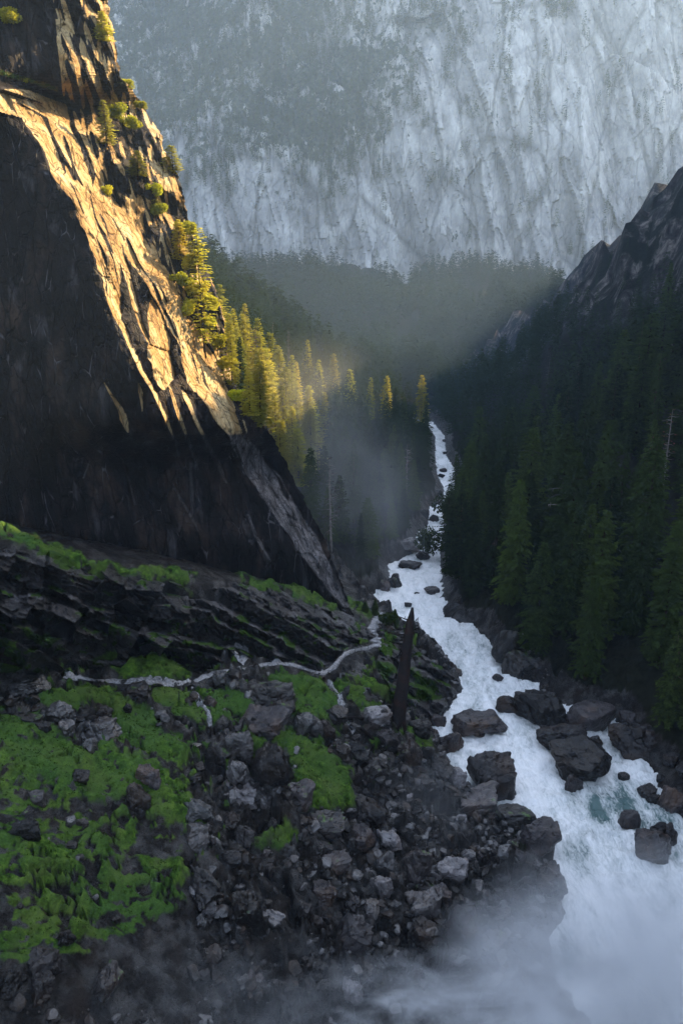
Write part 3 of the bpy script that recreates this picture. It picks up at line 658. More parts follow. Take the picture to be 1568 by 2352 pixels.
gm = g.math('ADD', g.attr('green'), g.math('MULTIPLY', g.math('SUBTRACT', n2, 0.5), 1.3)); gk = g.ramp(gm, [(0.38, (0, 0, 0)), (0.62, (1, 1, 1))])
col = g.mix(gk, col, g.ramp(n2, [(0.35, (0.008, 0.018, 0.003)), (0.55, (0.035, 0.075, 0.010)), (0.7, (0.08, 0.14, 0.018))]))
g.bsdf(out, col, g.mix(gk, g.ramp(n4, [(0.35, (0.2,)*3), (0.65, (0.55,)*3)]), (0.9,)*3), g.bump(g.math('ADD', n2, g.math('MULTIPLY', n1, 1.5)), 0.9, 0.5), g.mix(gk, (0.45,)*3, (0.1,)*3))
relief('bedrock', RELIEF_AREAS[0], [800,1000,1090,1170,1215,1250,1310,1335,1372,1395,1450,1480,1530,1560,1640,1720,1800,1900], lambda U: 0.34+0.22*sstep(380, 560, U), 1.15, 901, -88, 880, 1200, 1560)
relief('bedrock', RELIEF_AREAS[1], [1080,1150,1200,1240,1275,1320,1360,1420,1500], 0.72, 0.9, 951, 862, 1066, 1440, 1660)

# ------------------------------------------------------------------ trees
def blades(P0, D, Wd, L, Wl, droop, r):
    """diamond leaf blades: base P0 (n,3), direction D, side Wd, length L, width Wl"""
    n = len(P0); tip = P0+D*L[:, None]; tip[:, 2] -= droop*L
    mid = P0+D*(L*0.5)[:, None]; mid[:, 2] -= droop*L*0.3
    a = mid+Wd*(Wl*0.5)[:, None]; b = mid-Wd*(Wl*0.5)[:, None]
    V = np.stack([P0, a, tip, b], 1).reshape(-1, 3)
    F = np.arange(4*n).reshape(n, 4)
    return V, F
def unit(v): return v/(np.linalg.norm(v, axis=1, keepdims=True)+1e-9)
def conifer_crown(seed, H, R, start=0.12, whorl=0.7, nb=8, nl=7, power=0.85, droop=0.25, gap=0.1, leaf=0.34, top_round=False, dens=1.0):
    r = np.random.RandomState(seed); P, D, W_, L_, WL = [], [], [], [], []
    z = start*H
    lop = r.uniform(0.75, 1.2, 12)
    while z < H*0.985:
        t = (z/H-start)/(1-start)
        if top_round: rad = R*(1-t**2.2)**0.6*(0.55+0.45*min(1, t*3))
        else: rad = R*((1-t)**power)*(0.75+0.25*min(1, t*6))+0.15
        rad *= r.uniform(0.78, 1.12)
        n = max(4, int(nb*(0.6+0.4*rad/R)*dens))
        for k in range(n):
            if r.rand() < gap: continue
            a = r.uniform(0, 2*np.pi); ln = rad*r.uniform(0.65, 1.15)*lop[int(a/2/np.pi*12) % 12]
            rise = r.uniform(-0.05, 0.25)+0.35*t; zz = z+r.uniform(-.5, .5)*whorl
            m = max(3, int(nl*(0.45+0.55*ln/R)))
            sidx = r.uniform(0.12, 1.0, m); sidx[0] = 0.8
            ux, uy = np.cos(a), np.sin(a)
            px = ux*ln*sidx; py = uy*ln*sidx; pz = zz+rise*ln*sidx-droop*ln*sidx**2*1.4
            sd_ = r.choice([-1, 1], m)*r.uniform(0.2, 1.15, m); sd_[0] = 0
            da = a+sd_
            P.append(np.stack([px, py, pz], 1)); dz = r.uniform(-0.22, 0.12, m)
            d = np.stack([np.cos(da), np.sin(da), dz], 1); D.append(d)
            wv = np.stack([-np.sin(da), np.cos(da), r.uniform(-0.3, 0.3, m)], 1); W_.append(wv)
            l = (leaf*R*(0.5+0.6*r.rand(m)))*(0.5+0.5*ln/R); L_.append(l); WL.append(l*r.uniform(0.45, 0.75, m))
        z += whorl*(0.75+0.5*r.rand())*(0.6+0.5*rad/R)
    P, D, W_ = np.concatenate(P), unit(np.concatenate(D)), unit(np.concatenate(W_))
    L_, WL = np.concatenate(L_), np.concatenate(WL)
    V, F = blades(P, D, W_, L_, WL, droop, r)
    # leader
    n0 = len(V); tv = np.array([[0.12, 0, H*0.96], [0, .12, H*0.96], [-0.12, -.05, H*0.96], [0, 0, H*1.01]])
    return np.concatenate([V, tv]), np.concatenate([F, [[n0, n0+1, n0+3, n0+2]]])
def tube(points, radii, n=8):
    pts = np.asarray(points, float); V = []; m = len(pts)
    for i in range(m):
        d = pts[min(i+1, m-1)]-pts[max(i-1, 0)]; d /= np.linalg.norm(d)+1e-9
        u = np.cross(d, [0.3, 1, 0.1]); u /= np.linalg.norm(u); v = np.cross(d, u)
        for k in range(n):
            a = 2*np.pi*k/n; V.append(pts[i]+radii[i]*(np.cos(a)*u+np.sin(a)*v))
    F = [[i*n+k, i*n+(k+1) % n, (i+1)*n+(k+1) % n, (i+1)*n+k] for i in range(m-1) for k in range(n)]
    c = len(V); V.append(pts[-1]); V.append(pts[0])
    F += [[(m-1)*n+k, (m-1)*n+(k+1) % n, c, c] for k in range(n)]
    F += [[(k+1) % n, k, c+1, c+1] for k in range(n)]
    return np.array(V), np.array(F)
def join(parts):
    V, F, o = [], [], 0
    for v, f in parts: V.append(v); F.append(np.asarray(f)+o); o += len(v)
    return np.concatenate(V), np.concatenate(F)
def tri_fix(name, V, F, mats, smooth=False, attrs=None):
    """like mesh_np, tolerating degenerate quads (last two equal) by splitting"""
    F = np.asarray(F); deg = F[:, 2] == F[:, 3]
    if not deg.any(): return mesh_np(name, V, F, mats, attrs, smooth)
    q = F[~deg]; T = np.concatenate([q[:, :3], q[:, [0, 2, 3]], F[deg][:, :3]])
    return mesh_np(name, V, T, mats, attrs, smooth)
def trunk_geo(seed, H, r0, bend=0.4):
    r = np.random.RandomState(seed); zs = np.linspace(-1.5, H*0.97, 9)
    bx, by = r.uniform(-bend, bend, 2)
    pts = [(bx*math.sin(z/H*2.2), by*math.sin(z/H*1.7), z) for z in zs]
    rad = [r0*(1-0.93*max(z, 0)/H) + (0.25*r0 if z < 0.5 else 0) for z in zs]
    return tube(pts, rad, 8)
KIND = {}
def tree_kind(key, crown, H, r0, leaf_m, bark=M_bark, limbs=0, seed=0, bend=0.4, lo=0.15, hi=0.9, ll=2.0):
    V, F = crown
    cm = mesh_np('crown_'+key, V, F, [leaf_m], None, False)
    parts = [trunk_geo(seed, H, r0, bend)]
    r = np.random.RandomState(seed+5)
    for k in range(limbs):
        z = H*r.uniform(lo, hi); a = r.uniform(0, 6.28); L = ll*r.uniform(0.5, 1.2)
        ps = [(0, 0, z), (math.cos(a)*L*.5, math.sin(a)*L*.5, z+L*r.uniform(-.1, .2)), (math.cos(a+.3)*L, math.sin(a+.3)*L, z+L*r.uniform(-.4, .4))]
        parts.append(tube(ps, [0.09, 0.06, 0.02], 5))
    V2, F2 = join(parts); tm = tri_fix('trunk_'+key, V2, F2, [bark], True)
    KIND[key] = (cm, tm, H)
H0_ = 32.0
for i in range(4): tree_kind('fir%d' % i, conifer_crown(10+i, H0_, [4.6, 5.2, 4.0, 4.6][i], [0.06, .08, 0.1, 0.05][i], [1.0, .7, 1.2, .85][i], [24, 18, 26, 22][i], 12, [0.75, .7, .85, .65][i], [0.34, .2, .4, .3][i], 0.04, 0.30), H0_, 0.5, M_fir, limbs=14, seed=i, ll=2.5)
for i in range(3): tree_kind('pine%d' % i, conifer_crown(30+i, 30, [4.2, 4.8, 4.0][i], [.1, .16, .08][i], 0.8, 15, 13, [0.6, .5, .7][i], 0.12, 0.10, 0.34), 30, 0.38, M_pine, limbs=22, seed=20+i, ll=2.6)
tree_kind('old_pine', conifer_crown(41, 30, 4.6, .10, 0.85, 9, 13, 0.4, 0.15, 0.22, 0.30), 30, 0.33, M_pine, limbs=26, seed=31, ll=3.0, bend=0.5)
for i in range(2): tree_kind('dry%d' % i, conifer_crown(50+i, 26, 2.8, .3, 1.3, 6, 5, 0.7, 0.2, 0.45, 0.28), 26, 0.3, M_dry, M_deadwood, limbs=40, seed=41+i, ll=2.2)
def bush_crown(seed, H, R, n=1400, lobes=9):
    r = np.random.RandomState(seed); P = []; D = []
    for k in range(lobes):
        c = np.array([r.uniform(-.55, .55)*R, r.uniform(-.55, .55)*R, H*r.uniform(0.4, 0.85)]); rr = R*r.uniform(0.3, 0.55)
        d = unit(r.normal(size=(n//lobes, 3))); P.append(c+d*rr*r.uniform(0.6, 1.0, (len(d), 1))*[1, 1, .75]); D.append(d)
    P = np.concatenate(P); D = unit(np.concatenate(D)+r.normal(size=(len(P), 3))*0.7); W2 = unit(np.cross(D, r.normal(size=D.shape)))
    L_ = R*r.uniform(0.08, 0.18, len(P)); return blades(P, D, W2, L_, L_*0.8, 0.1, r)
for i in range(3): tree_kind('broad%d' % i, bush_crown(60+i, 8, 4.6, 2600, 11), 6.5, 0.22, M_bush, limbs=10, seed=61+i, ll=3.0, lo=.3, hi=.7)
for i in range(2): tree_kind('dbroad%d' % i, bush_crown(70+i, 8, 4.2, 2200, 11), 6.5, 0.22, M_fir, limbs=10, seed=71+i, ll=3.0, lo=.3, hi=.7)

NM = {'fir': 'fir_tree', 'pin': 'pine_tree', 'old': 'pine_tree', 'dry': 'dead_conifer', 'bro': 'shrub', 'dbr': 'broadleaf_tree'}
CT = {'fir': 'fir tree', 'pin': 'pine tree', 'old': 'pine tree', 'dry': 'dead tree', 'bro': 'shrub', 'dbr': 'broadleaf tree'}
placed = []
def tree(key, loc, h, label, group=None, wide=1.0, cat=None, name=None, rz=None, tilt=(0, 0)):
    cm, tm, H = KIND[key]; s = h/H
    e = bpy.data.objects.new(name or NM[key[:3]], None); COL.objects.link(e); e.empty_display_size = 1
    e.location = loc; e.rotation_euler = (tilt[0], tilt[1], rng.uniform(0, 6.28) if rz is None else rz); e.scale = (s*wide, s*wide, s)
    tag(e, label, cat or CT[key[:3]], group)
    link('trunk', tm, e); link('crown', cm, e)
    placed.append((loc[0], loc[1])); return e
def top_hit(px, py, H, y0=100, y1=900):
    s = float(srow(py)); Y = y0
    while Y < y1:
        z = CAMZ-s*Y; x = (px-CX)/FPX*depth_of(Y, z); g_ = hz(x, Y)
        if z-g_ <= H: return (x, Y, g_), z-g_
        Y += 1.0
    return None, 0

# --- named trees standing clear enough to single out
def tt(key, px, py, H, label, y0=100, wide=1.0, group=None):
    p, h = top_hit(px, py, H, y0)
    if p is None or h < H*0.5: h = H*0.8; p = p or (0, 600, 0)
    return tree(key, (p[0], p[1], p[2]-0.3), h+0.3, label, group, wide)
# lit stand behind the cliff edge: (kind, top px, top py, height, label, nearest distance)
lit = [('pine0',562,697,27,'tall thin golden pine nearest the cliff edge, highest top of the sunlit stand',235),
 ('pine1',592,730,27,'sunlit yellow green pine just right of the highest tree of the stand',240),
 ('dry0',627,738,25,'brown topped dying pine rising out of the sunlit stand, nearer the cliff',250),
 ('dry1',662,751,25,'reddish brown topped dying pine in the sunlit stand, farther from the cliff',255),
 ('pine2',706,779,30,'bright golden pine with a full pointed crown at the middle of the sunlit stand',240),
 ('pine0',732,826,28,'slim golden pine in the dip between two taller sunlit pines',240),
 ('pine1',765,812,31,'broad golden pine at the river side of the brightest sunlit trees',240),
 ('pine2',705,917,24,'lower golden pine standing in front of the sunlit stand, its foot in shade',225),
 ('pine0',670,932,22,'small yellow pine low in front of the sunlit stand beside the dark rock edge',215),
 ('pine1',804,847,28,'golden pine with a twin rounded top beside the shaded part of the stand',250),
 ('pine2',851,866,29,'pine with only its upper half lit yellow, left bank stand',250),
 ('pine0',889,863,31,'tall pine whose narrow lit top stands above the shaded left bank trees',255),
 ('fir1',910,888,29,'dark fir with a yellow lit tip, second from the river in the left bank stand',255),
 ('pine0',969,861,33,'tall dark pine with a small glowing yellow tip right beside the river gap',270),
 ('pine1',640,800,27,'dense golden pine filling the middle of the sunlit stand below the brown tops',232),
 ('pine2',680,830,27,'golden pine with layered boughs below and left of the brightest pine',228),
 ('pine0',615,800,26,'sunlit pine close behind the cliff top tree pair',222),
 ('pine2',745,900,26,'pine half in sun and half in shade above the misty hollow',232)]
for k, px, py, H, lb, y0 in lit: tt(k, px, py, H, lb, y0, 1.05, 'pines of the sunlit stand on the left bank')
shade_left = [('fir0',884,963,30,'broad dark fir at the front of the shaded left bank trees'),('fir2',949,993,26,'slim dark fir by the water with a long bare lower trunk'),
 ('fir1',859,1076,26,'misty dark fir low on the left bank below the broad fir'),('fir3',820,1010,26,'fir fading into spray, left of the broad dark fir'),
 ('fir0',929,908,31,'dark fir rising between the yellow tipped trees and the river'),('fir2',979,906,31,'dark fir at the very edge of the left bank gap'),
 ('fir1',780,1090,24,'pale misty fir standing nearest the tip of the cliff'),('fir3',745,1020,24,'hazy fir just behind the lower cliff edge'),('fir0',900,1130,18,'short dark fir at the foot of the left bank trees'),
 ('fir2',840,930,30,'dark fir under the half lit pine')]
for k, px, py, H, lb in shade_left: tt(k, px, py, H, lb, 215, 1.0, 'shaded firs on the left bank')
# right bank foreground firs, from the river outwards
right = [('fir1',1034,1110,26,'dark fir leaning out at the river bend, nearest to the water'),('fir0',1075,1085,30,'tall fir just behind the river bend tree'),
 ('fir0',1197,1095,37,'tall fir with drooping grey green layered boughs, most striking on the right bank'),('fir3',1170,962,37,'high yellow green fir rising behind the layered fir'),
 ('fir2',1120,1010,33,'olive green slim fir between the river bend and the high fir'),('fir1',1395,1170,34,'bright green narrow fir standing alone in front on the right slope'),
 ('fir0',1325,1143,36,'wide fir with grey tips left of the bright narrow fir'),('fir3',1250,1240,30,'dark wide fir behind and right of the layered fir'),
 ('fir0',1480,1180,32,'black green fir in deep shade right of the bright narrow fir'),('fir1',1550,1250,30,'fir cut by the right edge of the view with green lit boughs'),
 ('fir2',1040,1170,22,'short dark fir crowding the right bank below the bend'),('fir3',1090,1200,24,'mid height fir with dense crown above the right bank rocks'),
 ('fir0',1235,950,34,'conifer with a broad head high above the layered fir'),('fir1',1290,1000,32,'dark conifer behind the broken snag on the slope'),
 ('fir2',1440,1040,31,'fir with a sharp spire on the upper right slope in front'),('fir3',1520,1030,31,'heavy dark fir high at the right side of the forest')]
for k, px, py, H, lb in right: tt(k, px, py, H, lb, 110, 1.05, 'large firs on the right slope')
dry = [('dry0',1262,800,24,'reddish brown dying conifer high on the right slope below the bare ridge',300),('dry1',1330,820,22,'greyish brown dying conifer right of the reddish one below the ridge',300),
 ('dry0',1545,935,26,'rust red dying conifer at the right edge of the forest',180),('dry1',1500,1000,20,'orange topped dying conifer left of the rust red one',180)]
for k, px, py, H, lb, y0 in dry: tt(k, px, py, H, lb, y0, 1.3, 'dying conifers on the right slope')
# small ones near the snag
def base_tree(key, px, pyb, pyt, label, wide=1.0, group=None, P=None):
    P = P or hit(px, pyb); z2 = CAMZ-float(srow(pyt))*P.y
    return tree(key, (P.x, P.y, P.z-0.15), max(1.0, z2-P.z), label, group, wide)
base_tree('fir0', 861, 1414, 1374, 'small pointed fir at the river edge beyond the snag', 1.7, 'young firs by the stone steps')
base_tree('fir3', 838, 1405, 1380, 'little round fir left of the pointed one below the cliff tip', 2.4, 'young firs by the stone steps')
base_tree('fir1', 906, 1436, 1398, 'young fir just left of the snag top against the white water', 1.9, 'young firs by the stone steps')
base_tree('dbroad0', 893, 1446, 1414, 'low round bush left of the snag top', 1.0)
base_tree('dbroad1', 981, 1280, 1226, 'small leafy tree on the gravel bar in midstream', 0.9)
base_tree('dbroad0', 1026, 1225, 1155, 'rounded leafy tree overhanging the right bank at the bend', 0.9)
# cliff vegetation
def cliff_tree(key, px, pyb, pyt, label, wide=1.0, group=None):
    P = cliff_pt(px, pyb); P.y -= 0.3
    z2 = CAMZ-float(srow(pyt))*P.y
    return tree(key, (P.x, P.y, P.z-0.3), max(1.5, z2-P.z), label, group, wide)
cliff_tree('old_pine', 471, 806, 520, 'very tall pine with a long bare lower trunk on the lit cliff edge', 0.95)
cliff_tree('pine2', 534, 890, 716, 'sunlit pine growing where the cliff edge meets the stand', 1.0)
cliff_tree('pine0', 601, 985, 822, 'spreading backlit pine at the lower end of the lit cliff edge', 1.35)
cliff_tree('pine1', 575, 965, 850, 'short pine crowding the left of the spreading backlit pine', 1.2)
cliff_tree('pine1', 240, 105, 22, 'pine clinging to the skyline near the top of the cliff', 2.0)
cliff_tree('pine2', 246, 335, 225, 'leaning green pine in the gully of the broken upper cliff', 1.9)
cliff_tree('pine0', 318, 408, 342, 'flat topped spreading pine on the middle of the lit cliff', 3.0)
cliff_tree('pine1', 398, 405, 330, 'pine jutting from the cliff skyline halfway up', 2.3)
cliff_tree('pine2', 358, 500, 415, 'dark and yellow pine below the flat topped pine', 1.5)
cliff_tree('pine0', 415, 600, 500, 'bushy pine behind the tall bare trunked pine', 1.7)
cliff_tree('pine1', 450, 640, 510, 'pine right behind the crown of the tallest cliff pine', 1.4)
sh = [(30,60,30,'dark shrub alone on the shaded rock at the upper left corner'),(115,213,16,'yellow green shrub at the end of the grassy ledge'),(90,203,14,'shrub in the middle of the grassy ledge'),
 (60,190,12,'small shrub near the left end of the grassy ledge'),(292,205,18,'round bright shrub on the skyline shoulder'),(272,275,26,'shrub above the leaning green pine'),(305,300,24,'yellow shrub on the face right of the leaning pine'),
 (325,250,14,'small shrub on the upper skyline'),(248,448,16,'lone shrub in the dark crack beside the brightest slab'),(352,455,26,'shrub beside the dark and yellow pine'),(425,550,30,'round shrub on the skyline above the tall pine'),
 (432,725,26,'golden shrub at the foot of the tall pine, on the slab edge'),(420,660,24,'yellow shrub left of the tall pine trunk'),(476,765,26,'bright green shrub at the base of the tall pine'),(500,800,24,'golden shrub on the skyline below the tall pine'),
 (520,850,22,'shrub at the foot of the sunlit pine on the cliff edge'),(548,925,22,'low golden shrub on the lower lit skyline'),(455,690,30,'leafy golden shrub crowding the tall pine trunk'),(480,715,26,'golden shrub on the skyline beside the tall pine'),
 (362,500,24,'bright yellow shrub hanging below the dark pine'),(440,620,26,'green shrub behind the tall pine')]
for i, (px, pyb, hp, lb) in enumerate(sh): cliff_tree('broad%d' % (i % 3), px, pyb+3, pyb-hp*1.25, lb, 1.15, 'shrubs on the lit cliff')

# --- fill the forests
n_ind = len(placed)
cand = []
r_ = np.random.RandomState(5)
for k in range(60000):
    y = 95+r_.rand()**1.2*760; x = r_.uniform(-170, 330)
    if len(cand) > 7000: break
    cand.append((x, y))
cx_ = np.array(cand); dR = poly_sdf(RIV, cx_[:, 0], cx_[:, 1])
_l = np.array(sorted((q[1], q[0]) for q in LB)); _r = np.array(sorted((q[1], q[0]) for q in RB))
def rcx(y): return 0.5*(np.interp(y, _l[:, 0], _l[:, 1])+np.interp(y, _r[:, 0], _r[:, 1]))
okk = []
for (x, y), d in zip(cand, dR):
    z = hz(x, y); px, py, dp = project(x, y, z)
    sp = (3.9 if x < rcx(y) else (8.2 if y < 210 else 6.6)) if y < 330 else 5.4
    left_side = x < float(np.interp(y, [200, 300, 400, 600, 900], [18, 30, 46, 40, 40]))
    if d < 3.5: continue
    if y < 330: left_side = x < rcx(y)
    if left_side and (y < 228 or (y < 300 and x < -95)): continue
    if left_side and px < np.interp(py, [700, 975, 1100, 1300], [500, 585, 640, 760])-5 and y < 245: continue
    if not left_side and (y < 105 or x < rcx(y)): continue
    bm = (x > 90 and y > 330 and py < np.interp(px, [1180,1230,1300,1400,1480,1568,1700], [850,790,745,740,690,735,760])-5)
    if bm and (r_.rand() > 0.2): continue
    if px < 420 or px > 1640 or py < 560: continue
    if any((x-a)**2+(y-b)**2 < sp*sp for a, b in placed) or any((x-q[0])**2+(y-q[1])**2 < sp*sp for q in okk): continue
    okk.append((x, y, z, px, py, left_side, bm, d))
okk.sort(key=lambda q: q[1])
def crown_hidden(q):
    """is the whole tree behind nearer terrain"""
    x, y, z = q[:3]; top = z+26
    for f in np.linspace(0.35, 0.97, 30):
        if hz(x*f, y*f) > CAMZ+(top-CAMZ)*f: return True
    return False
okk = [q for q in okk if not crown_hidden(q)]
n_near = 0; far_list = []
for x, y, z, px, py, ls, bm, d in okk:
    if bm: far_list.append((x, y, z, rng.uniform(5, 10), 'fir')); continue
    if n_near < 225:
        v = rng.random()
        h = (rng.uniform(19, 30) if ls else rng.choice([rng.uniform(18, 27), rng.uniform(30, 42)]))*(0.75 if d < 9 else 1)
        if v < 0.05 and y > 230: key = 'dry%d' % rng.randrange(2)
        elif ls and y > 225 and z+h*0.55 > 32+(x+14)*0.42 and rng.random() < 0.95: key = 'pine%d' % rng.randrange(3)  # sunlit look by needle colour: golden pine above the light's edge, dark fir below
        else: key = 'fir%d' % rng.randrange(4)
        if key[:3] == 'dry':
            lb, gp = 'brown needled dying conifer among the dark firs', 'dying conifers in the forest'
        elif ls:
            lb, gp = ('yellow green pine crowded into the left bank stand', 'crowded pines of the left bank stand') if key[:3] == 'pin' else ('dark fir crowded into the left bank stand', 'crowded firs of the left bank stand')
        elif d < 12: lb, gp = 'short dark fir lining the right bank above the river', 'firs lining the right bank'
        elif y < 190: lb, gp = 'dark fir in the near forest low on the right slope', 'near firs of the right slope'
        elif y < 300: lb, gp = 'dark green fir in the middle of the right slope forest', 'middle firs of the right slope'
        else: lb, gp = 'dark fir high in the distant part of the right slope forest', 'distant firs of the right slope'
        tree(key, (x, y, z-0.4), h, lb, gp, rng.uniform(1.0, 1.3)); n_near += 1
    else: far_list.append((x, y, z, rng.uniform(19, 32), 'fir'))
print('trees', len(placed), 'far', len(far_list))
# distant forest: thousands of trees reading as one mass
lowv = [conifer_crown(80+i, 24, 3.9, 0.05, 0.8, 9, 5, 0.75, 0.3, 0.05, 0.42) for i in range(3)]
lowt = (np.array([[.25,0,-2],[-.2,.2,-2],[-.2,-.2,-2],[0,0,23.]]), np.array([[0,1,3,3],[1,2,3,3],[2,0,3,3]]))
tiny = [conifer_crown(90+i, 24, 4.2, 0.05, 2.2, 6, 3, 0.7, 0.3, 0.0, 0.8) for i in range(3)]
def mass(name, pts, geos, mat, label, cat):
    V, F, o = [], [], 0
    for k, (x, y, z, h) in enumerate(pts):
        v, f = geos[k % len(geos)]; a = rng.uniform(0, 6.28); s = h/24
        c, sn = math.cos(a)*s*rng.uniform(.8, 1.3), math.sin(a)*s
        vv = np.stack([v[:, 0]*c-v[:, 1]*sn+x, v[:, 0]*sn+v[:, 1]*c+y, v[:, 2]*s+z], 1); V.append(vv); F.append(f+o); o += len(v)
    ob = link(name, tri_fix(name, np.concatenate(V), np.concatenate(F), [mat], False)); tag(ob, label, cat, None, 'stuff'); return ob
fp = [(x, y, z-.5, h) for x, y, z, h, _ in far_list]
for k in range(9000):
    y = r_.uniform(620, 1400); x = r_.uniform(-0.18, 0.36)*y
    z = hz(x, y); px, py, dp = project(x, y, z)
    if px < 470 or px > 1290 or py > 900 or py < 620: continue
    if (x > 90 and y < 900): continue
    n_ = float(noise(x/40, y/90, 0, 300))
    if n_ > 0.38: continue
    fp.append((x, y, z-1, rng.choice([rng.uniform(12, 22), rng.uniform(26, 40)])))
print('mass', len(fp))
mass('distant_forest', [p for p in fp if p[1] < 620] , lowv, M_fir, 'dark conifer forest filling the valley behind the nearer trees', 'forest')
mass('valley_forest', [p for p in fp if p[1] >= 620] , tiny, M_fir, 'hazy conifer forest at the foot of the far mountain wall', 'forest')
# trees on the far wall: follow the same green field as the rock
wp, dp_ = [], []
for k in range(26000):
    i = r_.randint(0, len(fx)); j = r_.randint(0, len(fz))
    gv = grn[j, i]+0.35*float(noise(FX[j, i]/45, FZ[j, i]/60, 0, 310))+0.12*r_.randn()
    if gv < 0.36: continue
    if not (0 < PXf[j, i]+100 < 1700 and -60 < PYf[j, i] < 900): continue
    p = (FX[j, i], FY[j, i]-2, FZ[j, i]-3)
    if r_.rand() < 0.2: dp_.append((*p, rng.uniform(22, 34)))
    else: wp.append((*p, rng.uniform(12, 30)))
    if len(wp) > 6500: break
print('wall trees', len(wp), len(dp_))
mass('mountain_forest', wp, tiny, M_fir, 'hazy conifers growing on the ledges of the far mountain wall', 'forest')
deadt = (np.array([[.5,0,-2],[-.4,.4,-2],[-.4,-.4,-2],[0.1,0,24.]]), np.array([[0,1,3,3],[1,2,3,3],[2,0,3,3]]))
mass('dead_trunks', dp_, [deadt], M_deadwood, 'pale standing dead trunks scattered through the far wall forest', 'dead trees')

# ------------------------------------------------------------------ rocks
_ico = {}
def ico(sub):
    if sub not in _ico:
        bm = bmesh.new(); bmesh.ops.create_icosphere(bm, subdivisions=sub, radius=1.0)
        _ico[sub] = (np.array([v.co[:] for v in bm.verts]), np.array([[v.index for v in f.verts] for f in bm.faces])); bm.free()
    return _ico[sub]
def rock_mesh(seed, name, n=11, sub=5, amp=0.03, flat=1.0, boxy=0.5, soft=18.0):
    """broken block: a sphere cut back by random planes, with bedding steps and pits"""
    D, F = ico(sub); r = np.random.RandomState(seed)
    base = np.array([[1, 0, 0], [-1, 0, 0], [0, 1, 0], [0, -1, 0], [0, 0, 1], [0, 0, -1.]])
    rot = np.array(Matrix.Rotation(r.uniform(-.5, .5), 3, 'Z') @ Matrix.Rotation(r.uniform(-.35, .35), 3, 'X') @ Matrix.Rotation(r.uniform(-.35, .35), 3, 'Y'))
    nn = np.concatenate([base@rot.T, unit(r.normal(size=(n, 3))*[1, 1, .9])]); dd = np.concatenate([r.uniform(.6, .95, 6)*(1 if boxy > .3 else 1.15), r.uniform(.68, 1.0, n)])
    c = np.maximum(D@nn.T, 1e-3); t_ = dd/c
    rad = -np.log(np.exp(-np.clip(t_, 0, 3)*soft).sum(1))/soft
    P = D*rad[:, None]*0.62; P[:, 2] *= flat
    if sub >= 4:
        q = P@unit(r.normal(size=(1, 3))*[.35, .35, 1])[0]*9+1.5*noise(P[:, 0]*2, P[:, 1]*2, P[:, 2]*2, seed)
        step = np.abs((q % 1)-.5); strata = sstep(0.08, 0.0, step)
        d = amp*1.4*fbm(P[:, 0]*2.5, P[:, 1]*2.5, P[:, 2]*2.5+seed, 5, seed, 0.55)-amp*0.7*strata*sstep(-.1, .3, noise(P[:, 0]*2, P[:, 1]*2, P[:, 2]*2, seed+9))
        h_, e_ = facets(P[:, 0]*3+P[:, 2]*1.3+seed, P[:, 1]*3-P[:, 2]*1.7, seed, 1.0); d += amp*1.3*(h_-.5)
        P = P + D*d[:, None]
    me = mesh_np(name, P, F, [], None, True)
    if sub >= 4: me.set_sharp_from_angle(angle=math.radians(26))
    return me
ROCK = {}
for i in range(8): ROCK['a%d' % i] = rock_mesh(100+i, 'angular_rock', 14, 5, 0.06, 1.0, .1, 34)
for i in range(4): ROCK['f%d' % i] = rock_mesh(120+i, 'flat_rock', 8, 5, 0.06, 0.85, .5, 30)
for i in range(4): ROCK['r%d' % i] = rock_mesh(140+i, 'round_rock', 18, 5, 0.035, 1.0, .1, 14)
MR = {'d': M_boulder, 'p': M_pale, 'b': M_bank}
rock_me = {}
def rockm(key, mk):
    if (key, mk) not in rock_me:
        m = ROCK[key].copy(); m.materials.clear(); m.materials.append(MR[mk]); rock_me[(key, mk)] = m
    return rock_me[(key, mk)]
rocks_at = []
def boulder(px, py, wpx, hpx, key, mk, label, cat='boulder', group=None, P=None, rz=None, water=False, tilt=0.25):
    """px,py: middle of the rock in the photograph; size in traced pixels turned into metres at its distance"""
    pb = py+hpx*0.42
    P = P or (water_hit(px, pb) if water else hit(px, pb)); mp = depth_of(P.y, P.z)/FPX
    W = wpx*mp; s_ = math.hypot(P.y, P.z-CAMZ); vis = math.cos(math.asin(min(0.95, (CAMZ-P.z)/s_)))
    Hh = max(0.35*W, hpx*mp/max(vis, .5)*0.95)
    o = link('boulder', rockm(key, mk)); dpt = W*0.85
    o.location = (P.x, P.y+dpt*0.35, P.z+Hh*0.24); o.scale = (W*0.92, dpt*0.86, Hh*0.98)
    q = rng.uniform(-.25, .25) if rz is None else rz
    o.rotation_euler = (rng.uniform(-tilt, tilt), rng.uniform(-tilt, tilt), q+rng.choice([0, math.pi]))
    tag(o, label, cat, group); rocks_at.append((px, py, wpx)); return o
